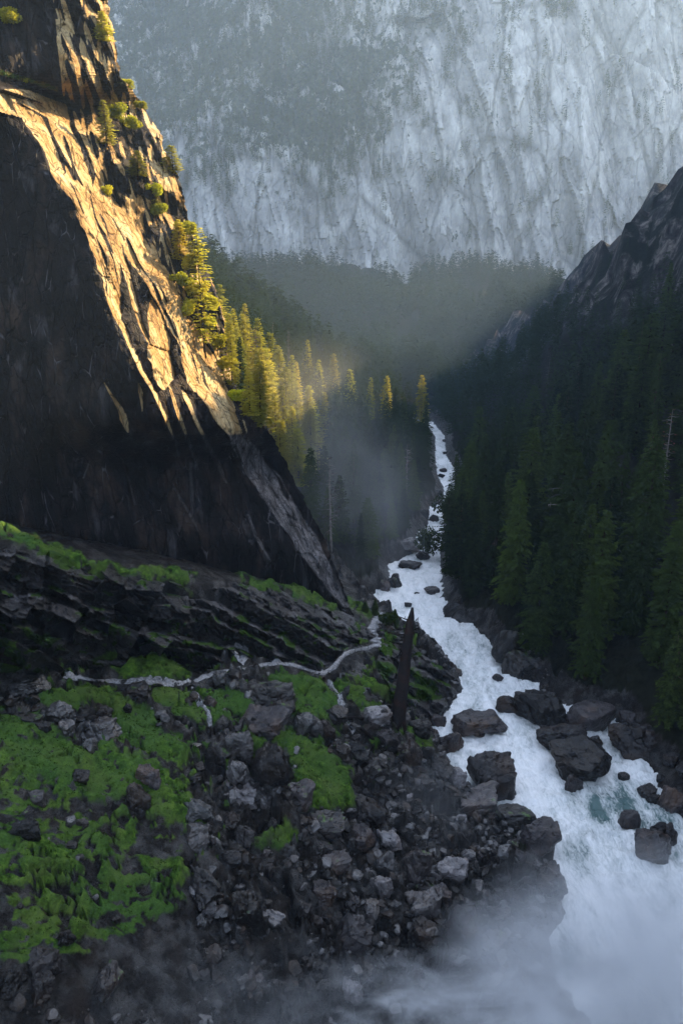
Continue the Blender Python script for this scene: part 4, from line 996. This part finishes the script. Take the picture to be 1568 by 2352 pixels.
RB_ = [
 (1171,1625,64,38,'r0','d','rounded dark boulder left of the big square one across the rapids'),(1253,1636,104,72,'a0','d','big square shouldered boulder at the far side of the rapids'),
 (1357,1655,116,70,'r1','d','broad misty boulder against the right bank behind the rapids'),(1105,1672,122,50,'f0','d','long flat topped dark rock at the left side of the rapids'),
 (1293,1705,118,54,'f1','d','wide low boulder in the middle of the rapids'),(1370,1708,32,22,'r2','d','small dark rock just right of the wide low boulder'),
 (1350,1763,152,72,'a1','d','largest black boulder with a sloping top in the white water'),(1316,1802,34,42,'a2','d','dark chunk leaning against the front of the largest black boulder'),
 (1133,1792,98,96,'a3','d','big upright block of rock at the left edge of the rapids'),(1138,1746,44,30,'f2','d','cracked slab perched behind the big upright block'),
 (1434,1786,26,16,'r3','d','small stone right of the largest black boulder'),(1488,1822,44,20,'f3','d','low black rock near the right bank pool'),
 (1504,1956,84,60,'a4','d','black boulder at the edge of the spray, lower right'),(1539,1925,28,44,'a5','d','pointed rock behind the black boulder at the lower right'),
 (1450,1888,48,42,'r0','d','water washed rock in the pool above the spray'),(1515,1915,42,32,'a6','d','small rock between the pointed rock and the washed rock'),
 (1143,1557,24,18,'r1','d','small rock breaking the water above the rounded boulder')]
for a in RB_: boulder(*a, water=True, group='boulders standing in the rapids')
RU = [(1018,1080,19,12,'r0','d','flat dark rock high up the river, far one of a pair'),(1013,1092,16,10,'r1','d','flat dark rock high up the river, near one of a pair'),
 (1004,1135,36,22,'a1','b','dark boulder on the left bank of the upper river'),(1001,1153,36,15,'f2','b','flat boulder under the upper left bank'),(996,1190,22,18,'r2','b','round boulder in the upper river left channel'),
 (970,1183,26,34,'a3','b','mossy tall boulder on the upper left bank'),(928,1251,66,48,'f0','p','large pale boulder on the left bank under the firs'),(944,1303,52,12,'f1','d','row of low rocks across the gravel bar'),
 (972,1279,34,16,'a4','d','dark rock at the foot of the midstream leafy tree'),(994,1358,38,15,'f3','d','low rock near the right bank below the bend'),(936,1389,17,11,'r3','d','single dark stone in the white water behind the snag top'),
 (958,1364,12,8,'a5','d','tiny stone in the open white water'),(908,1338,30,34,'a6','b','tilted grey slab on the left bank rock pile'),(884,1345,28,32,'a7','b','angular block at the left of the bank rock pile'),
 (1043,1402,48,32,'a0','d','dark bank boulder on the right where the river widens'),(1505,1838,30,20,'a2','d','dark stone at the right shore of the pool'),
 (1023,1040,12,8,'a3','d','small rock at the far narrow head of the river'),(1020,1012,10,7,'r1','d','farthest small rock where the river disappears')]
for a in RU: boulder(*a, water=True, group='rocks of the upper river')
RK = [(1180,1488,98,84,'r1','b','great grey boulder on the right bank under the firs'),(1198,1532,80,54,'a2','b','sloping boulder below the great grey one on the right bank'),
 (1455,1703,110,74,'f1','d','dark slab sloping into the river on the right'),(1545,1848,60,48,'a6','d','dark bank block at the right edge of the view'),
 (1108,1852,100,48,'f2','b','misty grey block at the left shore below the big upright block'),(1192,1890,96,40,'f3','b','long rock shelf on the left shore of the pool'),
 (1239,1936,84,52,'a0','d','dark wet block jutting into the water above the spray'),(1052,1789,42,40,'a1','p','pale rock on the left shore beside the upright block'),
 (1040,1712,48,42,'a2','d','brown dark rock on the left shore of the rapids'),(1005,1658,36,28,'a3','d','small wet rock at the shore right of the snag'),
 (58,1580,92,54,'f0','p','large flat topped dark boulder beside the trail at the far left'),(224,1682,94,54,'f1','p','striped flat boulder lying in the moss on the left'),
 (222,1648,66,36,'a4','d','black block behind the striped flat boulder'),(137,1644,54,38,'a5','p','brown grey block left of the striped boulder'),(152,1676,40,32,'a6','p','grey block touching the striped boulder on its left'),
 (207,1712,34,38,'a7','p','upright pointed stone in front of the striped boulder'),(71,1656,44,20,'f2','b','flat brown stone in the moss near the left edge'),(98,1670,32,22,'a0','d','dark stone just below the flat brown one'),
 (101,1640,26,18,'a1','p','pale chip of rock above the dark stone'),(183,1788,46,24,'f3','d','dark slab half sunk in moss on the left slope'),(310,1842,56,64,'a2','b','big tilted dark block at the lower edge of the bright moss'),
 (85,1838,36,36,'a3','b','brown block alone on the dark lower left slope'),(313,1590,56,36,'f0','b','brown slab under the trail with loose stones'),(293,1628,20,24,'a4','d','small black stone in the middle of the bright moss'),
 (480,1613,24,18,'a5','d','small black stone below the bend of the trail'),(187,1900,32,22,'a6','b','grey stone low on the dark slope at the left'),
 (617,1603,112,64,'f1','b','huge flat brown boulder lying on the green slope below the trail'),(600,1672,128,48,'f2','d','long dark boulder with a mossy top in the middle of the slope'),
 (693,1668,42,44,'a0','p','wet grey block at the left of the boulder trio'),(722,1672,46,48,'a1','p','shiny wet block in the middle of the boulder trio'),(748,1678,36,40,'a2','d','dark block at the right of the boulder trio'),
 (866,1648,68,34,'f3','p','pale flat slab at the foot of the snag'),(553,1714,56,70,'a3','p','tall pale ribbed boulder left of the lower moss strip'),(546,1780,50,50,'a4','p','pale ribbed boulder below the tall ribbed one'),
 (624,1768,106,92,'r0','d','big black rounded boulder against the lower moss strip'),(541,1832,92,46,'f0','p','light grey flat boulder at the left of the talus'),(605,1850,44,36,'a5','p','smooth light boulder right of the light grey flat one'),
 (689,1834,64,58,'a6','b','brown striped boulder at the foot of the lower moss strip'),(786,1728,34,36,'a7','d','dark block in the talus right of the moss strip'),(895,1698,42,38,'a0','d','dark boulder below the snag'),
 (946,1735,60,72,'a1','b','tall misty boulder down the bank from the snag'),(843,1882,84,56,'a2','d','dark overhanging boulder at the head of the lower talus'),(1041,2012,80,50,'f1','p','bright flat boulder in the lower talus'),
 (982,2095,84,66,'f2','p','long grey tilted boulder low in the talus'),(1070,2165,90,104,'r2','d','huge dark round boulder at the bottom of the talus'),(746,1905,80,48,'a3','b','grey wedge shaped boulder left of the overhanging one'),
 (727,1955,38,26,'a4','b','small brown boulder under the grey wedge'),(961,1993,58,58,'a5','b','upright grey boulder above the long tilted one'),(1000,2020,30,22,'a6','p','pale stone left of the bright flat boulder'),
 (1094,2040,34,26,'a7','p','pale stone right of the bright flat boulder'),(570,2100,74,108,'f3','b','great dim slab standing in the lower left gloom'),(482,2208,44,36,'a0','b','lone grey stone near the bottom at the left'),
 (1015,2065,50,40,'a1','d','dark stone between the bright flat and the long tilted boulder'),
 
 (505,1560,40,30,'a4','p','wet rock at the bend of the trail')]
for a in RK: boulder(*a, group='boulders of the left slope and banks' if a[0] < 1100 else 'boulders of the banks')
# talus blocks scattered where the photograph shows bare rubble
nb_ = 0; tries = 0; talus_hits = []
def mossy_at(px, py): return float(moss_mask(np.array([[px]], float), np.array([[py]], float))[0, 0])
while nb_ < 205 and tries < 9000:
    tries += 1
    if rng.random() < 0.8: px = rng.uniform(440, 1270); py = rng.uniform(1640, 2300)
    else: px = rng.uniform(0, 1000); py = rng.uniform(1590, 2300)
    if mossy_at(px, py) > 0.3 and rng.random() < 0.93: continue
    if px > 1000 and py < 1740: continue
    wpx = 13+56*rng.random()**2.6*(1+(py-1600)/900)
    if any(abs(px-a)+abs(py-b)*1.3 < (c+wpx)*0.5 for a, b, c in rocks_at): continue
    P = hit(px, py+wpx*.3)
    if P.z < 0.6+float(zr(P.y)) and rng.random() < 0.8: continue
    mk = 'd' if rng.random() < 0.6 else ('b' if rng.random() < 0.6 else 'p')
    key = rng.choice(['a%d' % rng.randrange(8), 'f%d' % rng.randrange(4), 'a%d' % rng.randrange(8)])
    if px < 440: lb, gp = 'angular stone half sunk in the dark left slope', 'stones on the left slope'
    elif py < 1740: lb, gp = 'angular wet block in the upper talus near the snag', 'blocks of the upper talus'
    elif px > 1000: lb, gp = 'angular wet block in the talus beside the river', 'blocks of the riverside talus'
    elif py < 1950: lb, gp = 'angular grey block in the middle of the talus', 'blocks of the middle talus'
    else: lb, gp = 'dark angular block in the lower talus near the spray', 'blocks of the lower talus'
    boulder(px, py, wpx, wpx*rng.uniform(.5, .85), key, mk, lb, 'boulder', gp, P=P, rz=rng.uniform(-1.5, 1.5), tilt=0.5); nb_ += 1
# right shore stones
for k in range(16):
    py = rng.uniform(1600, 2000); px = float(np.interp(py, [q[1] for q in right_bank][8:], [q[0] for q in right_bank][8:]))+rng.uniform(8, 90)
    if px > 1590: continue
    wpx = rng.uniform(18, 46); boulder(px, py, wpx, wpx*.7, 'a%d' % rng.randrange(8), 'd', 'dark stone in the deep shade of the right shore', 'boulder', 'stones of the right shore', rz=rng.uniform(-1, 1))
# small rubble nobody could count
small = []
for i in range(6):
    m = rock_mesh(200+i, 'tmp', 5, 2, 0, 0.75, 0.5, 25); V = np.array([v.co[:] for v in m.vertices]); F = []
    for p_ in m.polygons:
        vs = list(p_.vertices)
        for q in range(1, len(vs)-1): F.append([vs[0], vs[q], vs[q+1]])
    small.append((V, np.array(F))); bpy.data.meshes.remove(m)
def rubble(name, pts, mat, label):
    V, F, o = [], [], 0
    for (x, y, z, s) in pts:
        v, f = small[rng.randrange(6)]; a = rng.uniform(0, 6.28); b = rng.uniform(-.6, .6)
        R_ = np.array((Matrix.Rotation(a, 3, 'Z') @ Matrix.Rotation(b, 3, 'X') @ Matrix.Rotation(rng.uniform(-.6, .6), 3, 'Y')))
        V.append((v*[s*rng.uniform(.7, 1.5), s*rng.uniform(.6, 1.2), s*rng.uniform(.5, 1)])@R_.T+[x, y, z]); F.append(f+o); o += len(v)
    ob = link(name, mesh_np(name, np.concatenate(V), np.concatenate(F), [mat], None, False)); tag(ob, label, 'rubble', None, 'stuff')
rp = {'d': [], 'p': []}
for k in range(30000):
    x = rng.uniform(-62, 50); y = rng.uniform(58, 190)
    i = int(np.searchsorted(gx, x)); j = int(np.searchsorted(gy, y))
    if GM[j, i] > 0.35 and rng.random() < 0.985: continue
    if DR[j, i] < 0.3: continue
    px, py, _ = project(x, y, hz(x, y))
    if py < 1545 and px < 870 and y < 215: continue
    dens = float(noise(x/9, y/9, 0, 400)); px, py, _ = project(x, y, hz(x, y))
    dn = 0.25+dens+0.6*sstep(500, 900, px)
    if px < 380 and py > 1750: dn -= 0.25
    if rng.random() > dn: continue
    rp['p' if rng.random() < 0.25 else 'd'].append((x, y, hz(x, y)+0.05, 0.22+1.7*rng.random()**4.5))
print('rubble', {k: len(v) for k, v in rp.items()})
rubble('dark_rubble', rp['d'], rock_mat('rubble_dark', (0.003, 0.003, 0.003), (0.02, 0.018, 0.019), 1.0, (0.2, 0.5), spec=0.35), 'dark wet broken stones covering the talus slope')
rubble('pale_rubble', rp['p'], rock_mat('rubble_pale', (0.04, 0.038, 0.04), (0.10, 0.097, 0.10), 1.0, (0.2, 0.5), spec=0.9), 'paler broken stones lying through the talus')

# moss and low plants: small leafy tufts over the green patches
tp = []
for k in range(60000):
    x = rng.uniform(-66, 26); y = rng.uniform(62, 195)
    i = int(np.searchsorted(gx, x)); j = int(np.searchsorted(gy, y))
    if GM[j, i] < 0.55 or rng.random() > 0.55: continue
    tp.append((x, y, hz(x, y)))
tp = np.array(tp); n = len(tp); rr = np.random.RandomState(3)
P = np.repeat(tp, 4, 0); P[:, :2] += rr.normal(0, 0.12, (len(P), 2)); D = unit(np.stack([rr.normal(0, .8, len(P)), rr.normal(0, .8, len(P)), rr.uniform(.2, 1.1, len(P))], 1))
W3 = unit(np.cross(D, rr.normal(size=D.shape))); L3 = rr.uniform(.12, .3, len(P))
V, F = blades(P, D, W3, L3, L3*.7, 0.1, rr)
M_moss = leaf_mat('moss_leaves', (0.014, 0.032, 0.005), (0.095, 0.185, 0.022), (0.05, 0.09, 0.02), 0.25)
tag(link('moss', mesh_np('moss', V, F, [M_moss], None, False)), 'bright green moss and low plants covering the wet slope', 'moss', None, 'stuff')
print('moss', len(F))

# ------------------------------------------------------------------ diagonal rock ledges below the cliff
def ledge(pts, hgt, back, label, drop=(-0.8, -1.2), thick=1.0):
    W0 = [hit(*q) for q in pts]; # resample
    n = 60; t_ = np.linspace(0, 1, n); A = np.array([p[:] for p in W0]); tk = np.linspace(0, 1, len(A))
    L = np.stack([np.interp(t_, tk, A[:, k]) for k in range(3)], 1)
    L[:, 2] += 2.0*np.minimum(1, np.minimum(t_, 1-t_)*6); L[:, 1] -= 0.6
    hh = 2.3*np.interp(t_, np.linspace(0, 1, len(hgt)), hgt)
    k9 = np.linspace(0, 1, 12); V = []
    for i in range(n):
        p = L[i]; h = hh[i]; nz = float(noise(i/7.0, 0.3, 0, 500))*0.8+float(noise(i/2.5, 0.7, 0, 501))*0.35
        prof = [(p+np.array([back*.25, back, -1.2])), (p+np.array([back*.15, back*.7, 0.5+.2*nz])), (p+np.array([0, 0.3, thick*.8+.3*nz])), (p+np.array([-.1, -0.5-.2*nz, thick*.55+.2*nz])),
                (p+np.array([drop[0]*.3, drop[1]*.3-.3+.3*nz, -h*.3])), (p+np.array([drop[0]*.5, drop[1]*.5+.5*nz, -h*.55])), (p+np.array([drop[0]*.8, drop[1]*.9-.3*nz, -h*.8])), (p+np.array([drop[0], drop[1]+.8, -h*1.1])), (p+np.array([0, 2.5, -h*1.3]))]
        V += [q.tolist() for q in prof]
    m = len(prof); F = [[i*m+k, (i+1)*m+k, (i+1)*m+k+1, i*m+k+1] for i in range(n-1) for k in range(m-1)]
    V = np.array(V); bm = bmesh.new(); vs = [bm.verts.new(v) for v in V]; [bm.faces.new([vs[a] for a in f]) for f in F]
    bm.faces.new([vs[k] for k in range(m)][::-1]); bm.faces.new([vs[(n-1)*m+k] for k in range(m)])
    bmesh.ops.triangulate(bm, faces=[f for f in bm.faces if len(f.verts) > 4]); bmesh.ops.subdivide_edges(bm, edges=bm.edges, cuts=2, use_grid_fill=True)
    bmesh.ops.recalc_face_normals(bm, faces=bm.faces)
    Q = np.array([v.co[:] for v in bm.verts]); dd = 0.35*fbm(Q[:, 0]/2.5, Q[:, 1]/2.5, Q[:, 2]/1.2, 4, 77)+0.35*(facets((Q[:, 0]+Q[:, 2])/2.2, (Q[:, 1]-Q[:, 2]*.8)/1.6, 78, 1)[0]-.5)
    for v, q in zip(bm.verts, dd): v.co.y -= float(q); v.co.z += float(q)*.4
    me = bpy.data.meshes.new('rock_ledge'); bm.to_mesh(me); bm.free(); me.materials.append(M_slab); me.shade_smooth(); me.set_sharp_from_angle(angle=math.radians(28))
    return tag(link('rock_ledge', me), label, 'rock ledge', 'slanting rock ledges')

# ------------------------------------------------------------------ trail, steps, railing
def ribbon(name, pts, width, mat, up=0.25, n=160):
    A = np.array([hit(*q)[:] for q in pts]); seg = np.r_[0, np.cumsum(np.hypot(*np.diff(A[:, :2], axis=0).T))]
    t_ = np.linspace(0, seg[-1], n); X = np.interp(t_, seg, A[:, 0]); Y = np.interp(t_, seg, A[:, 1])
    k = np.hanning(9); k /= k.sum(); Xs = np.convolve(np.pad(X, 4, mode='edge'), k, 'valid'); Ys_ = np.convolve(np.pad(Y, 4, mode='edge'), k, 'valid')
    Zc = np.array([hz(a, b) for a, b in zip(Xs, Ys_)]); Zs = np.convolve(np.pad(Zc, 4, mode='edge'), k, 'valid')
    tx = np.gradient(Xs); ty = np.gradient(Ys_); l = np.hypot(tx, ty); nx, ny = -ty/l, tx/l; V = []
    for i in range(n):
        wd = width*(0.85+0.3*float(noise(i/9.0, 0, 0, 600)))
        for u in (-1, -.55, -.1, .35, .75, 1):
            x = Xs[i]+nx[i]*u*wd/2; y = Ys_[i]+ny[i]*u*wd/2
            e = 1-abs(u)**4; z = max(hz(x, y)*0.5+Zs[i]*0.5, hz(x, y))+up*e-0.12*(1-e)+0.05*float(noise(x*1.5, y*1.5, 0, 601))
            V.append((x, y, z))
    o = link(name, mesh_np(name, np.array(V), grid_faces(n, 6), [mat])); tag(o, kind='structure'); return o
ribbon('path', [(-20,1556)]+TRAIL[1:18], 1.05, M_path, 0.15)
ribbon('side_path', [(757,1565),(770,1590),(786,1627),(792,1652),(815,1690)], 1.6, M_path, 0.15, 60)
ribbon('side_path', [(439,1575),(455,1610),(480,1640),(484,1672)], 1.0, M_path, 0.12, 50)
ribbon('side_path', [(545,1525),(556,1505),(560,1490),(542,1475)], 3.0, M_path, 0.12, 40)
# stone steps
e = bpy.data.objects.new('stone_steps', None); COL.objects.link(e); p0 = hit(862, 1486); e.location = p0
tag(e, 'wet stone steps climbing from the trail towards the river bank, behind the snag', 'steps')
sp_ = [(862,1486),(859,1470),(853,1455),(856,1440),(864,1425),(872,1412)]
A = np.array([hit(*q)[:] for q in sp_]); A2 = np.array([[np.interp(t_, range(len(A)), A[:, k]) for k in range(3)] for t_ in np.linspace(0, len(A)-1, 16)])
for i, q in enumerate(A2):
    me = ROCK['f%d' % (i % 4)].copy(); me.materials.clear(); me.materials.append(M_path)
    o = link('step', me, e); o.location = Vector((q[0], q[1], hz(q[0], q[1])+0.25))-p0; o.scale = (rng.uniform(2.0, 2.8), 1.5, 0.6); o.rotation_euler = (0, 0, rng.uniform(-.3, .3))
def railing(pts, label, n):
    A = np.array([(*hit(*q)[:2], 0) for q in pts]); tk = np.linspace(0, 1, len(A)); tq = np.linspace(0, 1, n)
    Q = [Vector((float(np.interp(t_, tk, A[:, 0])), float(np.interp(t_, tk, A[:, 1])), 0)) for t_ in tq]
    for q in Q: q.z = hz(q.x, q.y)+0.2
    e = bpy.data.objects.new('railing', None); COL.objects.link(e); e.location = Q[0]; tag(e, label, 'railing', 'trail railings')
    for q in Q:
        V, F = tube([q-Q[0]-Vector((0, 0, .4)), q-Q[0]+Vector((0, 0, 1.15))], [.05, .05], 6); link('post', tri_fix('post', V, F, [M_metal], True), e)
    for h in (1.1, .6):
        V, F = tube([q-Q[0]+Vector((0, 0, h)) for q in Q], [.04]*n, 6); link('rail', tri_fix('rail', V, F, [M_metal], True), e)
railing([(752,1553),(775,1538),(793,1516),(815,1502),(845,1492)], 'thin metal railing on the river side of the trail bend', 9)
railing([(866,1482),(863,1462),(862,1446),(872,1428)], 'thin metal railing beside the stone steps', 6)

# ------------------------------------------------------------------ snags and logs
def snag(pb, pt, r0, r1, label, mat, branches, name='dead_snag', seed=0, split=True, P=None):
    P = P or hit(*pb); T = Vector(pix_Y(pt[0], pt[1], P.y+1.0)); ax = T-P; n = 16; r = np.random.RandomState(seed)
    pts = [(-ax*0.05)] + [ax*t_ for t_ in np.linspace(0, 1, n)]
    pts = [p+Vector((r.uniform(-.06, .06), r.uniform(-.06, .06), 0)) for p in pts]
    rad = [r0*1.25]+[r0+(r1-r0)*t_**0.9+ (0.3*r0 if t_ < .04 else 0) for t_ in np.linspace(0, 1, n)]
    if split: rad[-1] = r1*0.3; rad[-2] = r1*0.75
    V, F = tube(pts, rad, 14)
    q = 1+0.13*noise(V[:, 0]*2.2, V[:, 1]*2.2, V[:, 2]*.35+seed, 700); c = np.array([pts[min(i//14, n)][:] for i in range(len(V))]); V = c+(V-c)*q[:, None]
    e = bpy.data.objects.new(name, None); COL.objects.link(e); e.location = P; tag(e, label, 'dead tree')
    link('trunk', tri_fix('snag_trunk', V, F, [mat], True), e)
    for (t_, dpx, dpz, rr_) in branches:
        b0 = ax*t_; k = Vector((dpx*.5, r.uniform(-.6, .6), dpz*.2)); b1 = b0+k; b2 = b0+Vector((dpx, r.uniform(-1, 1), dpz))
        parts = [tube([b0, b1, b2], [rr_*1.7, rr_*1.2, rr_*.45], 6)]
        for s in range(5):
            bb = b1.lerp(b2, r.rand()); parts.append(tube([bb, bb+Vector((dpx*.2*r.uniform(-.5, 1), r.uniform(-.6, .6), r.uniform(-1, .9)))], [rr_*.7, rr_*.25], 4))
        Vb, Fb = join(parts); link('branch', tri_fix('snag_branch', Vb, Fb, [mat], True), e)
    return e
snag((912,1668),(946,1396), 1.5, 0.75, 'tall black charred snag leaning over the slope above the rapids', M_char,
     [(.62,-2.6,-.6,.12),(.70,-3.6,.4,.14),(.78,-4.6,1.2,.16),(.84,-3.0,-.8,.12),(.9,-2.2,.8,.1),(.74,1.3,.5,.08),(.80,1.9,1.5,.08),(.86,1.5,1.8,.07),(.66,-2.0,-1.6,.1),(.58,1.0,.4,.05)], seed=3)
p_, h_ = top_hit(1293, 1101, 28, 120)
if p_:
    snag((1293,1300),(1293,1101), 0.4, 0.2, 'thin broken snag with an orange topped trunk and bare crooked limbs in the right forest', M_deadwood,
     [(.9,-4.5,-.3,.12),(.84,-3.5,-1.5,.12),(.9,2.8,.3,.1),(.8,3.2,-1.0,.1),(.72,-4,.5,.12),(.7,3,-1,.1),(.6,-3,-1,.1)], seed=8, P=Vector(p_))
def log(a, b, r0, label):
    A, B = hit(*a), hit(*b); A.z += r0; B.z += r0; d = B-A; pts = [d*t_ + Vector((0, 0, .12*math.sin(t_*5))) for t_ in np.linspace(0, 1, 9)]
    V, F = tube(pts, [r0*(1-.35*i/8) for i in range(9)], 10); V = V*(1+0.0)
    o = link('log', tri_fix('log', V, F, [M_char], True)); o.location = A; tag(o, label, 'log', 'fallen logs near the snag')
log((768,1657),(846,1653), .45, 'dark fallen log lying level left of the snag foot')
log((819,1670),(858,1702), .4, 'shorter dark log slanting down the moss below the level log')

# ------------------------------------------------------------------ air
def box(name, lo, hi):
    V = [(x, y, z) for x in (lo[0], hi[0]) for y in (lo[1], hi[1]) for z in (lo[2], hi[2])]
    F = [(0,1,3,2),(4,6,7,5),(0,4,5,1),(2,3,7,6),(0,2,6,4),(1,5,7,3)]
    return mesh_np(name, V, F, (), None, False)
M_haze = bpy.data.materials.new('haze_air'); M_haze.use_nodes = True; t = M_haze.node_tree; t.nodes.clear()
out = t.nodes.new('ShaderNodeOutputMaterial'); pv = t.nodes.new('ShaderNodeVolumePrincipled'); t.links.new(pv.outputs[0], out.inputs['Volume'])
pv.inputs['Color'].default_value = (0.46, 0.68, 1.0, 1); pv.inputs['Density'].default_value = 0.00010; pv.inputs['Anisotropy'].default_value = 0.35
me = box('haze', (-1700, -500, float(min(GH.min(), FZ.min()))-1), (2300, 3300, max(float(FZ.max()), float(GH.max()), 200)+20)); me.materials.append(M_haze)
tag(link('haze', me), kind='stuff')
def mist(name, px, py, Y, rx, ry, rz_, dens, label, seed=0, thr=0.42, scale=1.0, soft=0.3, asp=(1, 1, 1), tint=(0.9, 0.94, 1.0, 1)):
    c = pix_Y(px, py, Y)
    m, t, out = new_mat('spray'); g = N(t)
    oc = g.n('ShaderNodeTexCoord').outputs['Object']
    ln = g.n('ShaderNodeVectorMath', operation='LENGTH', i_0=oc).outputs['Value']
    fall = g.math('POWER', g.math('SUBTRACT', 1.0, g.math('MULTIPLY', ln, ln), True), 1.3)
    nz = g.noise(g.n('ShaderNodeMapping', i_Vector=oc, i_Location=(seed*3.1, seed*1.7, 0), i_Scale=asp).outputs[0], 1.6*scale, 6, 0.62, 1.1)
    dn = g.math('MULTIPLY', g.ramp(nz, [(thr, (0, 0, 0)), (min(thr+soft, 1), (1, 1, 1))]), g.math('MULTIPLY', fall, dens))
    v = t.nodes.new('ShaderNodeVolumePrincipled'); v.inputs['Color'].default_value = tint; v.inputs['Anisotropy'].default_value = 0.1
    t.links.new(dn, v.inputs['Density']); t.links.new(v.outputs[0], out.inputs['Volume'])
    bm = bmesh.new(); bmesh.ops.create_icosphere(bm, subdivisions=3, radius=1.0); me = bpy.data.meshes.new('mist'); bm.to_mesh(me); bm.free(); me.materials.append(m)
    o = link(name, me); o.location = c; o.scale = (rx, ry, rz_); tag(o, label, 'mist', None, 'stuff'); return o
mist('mist', 1480, 2290, 70, 27, 20, 17, 0.36, 'thick white spray boiling over the pool at the lower right', 1, 0.36, 1.5, 0.5)
mist('mist', 1060, 2440, 58, 24, 12, 11, 0.7, 'drifting spray along the bottom of the gorge', 2, 0.5, 1.5)
mist('mist', 560, 2370, 52, 20, 10, 8, 0.06, 'faint spray wisps at the lower left', 3, 0.5, 1.8)
mist('mist', 1000, 1850, 116, 13, 12, 9, 0.022, 'thin spray drifting over the talus below the snag', 4, 0.42, 1.2)
mist('mist', 800, 1150, 240, 32, 30, 34, 0.009, 'blue spray hanging behind the tip of the cliff', 5, 0.3, 1.0)
mist('valley_haze', 930, 800, 600, 190, 240, 80, 0.00009, 'soft blue haze filling the valley in front of the far forest', 6, 0.1, 0.6, 0.3, (1, 1, 1), (0.42, 0.66, 1.0, 1))
mist('sunlit_haze', 720, 930, 262, 28, 26, 26, 0.004, 'golden haze glowing among the sunlit pines', 7, 0.2, 0.8, 0.3)
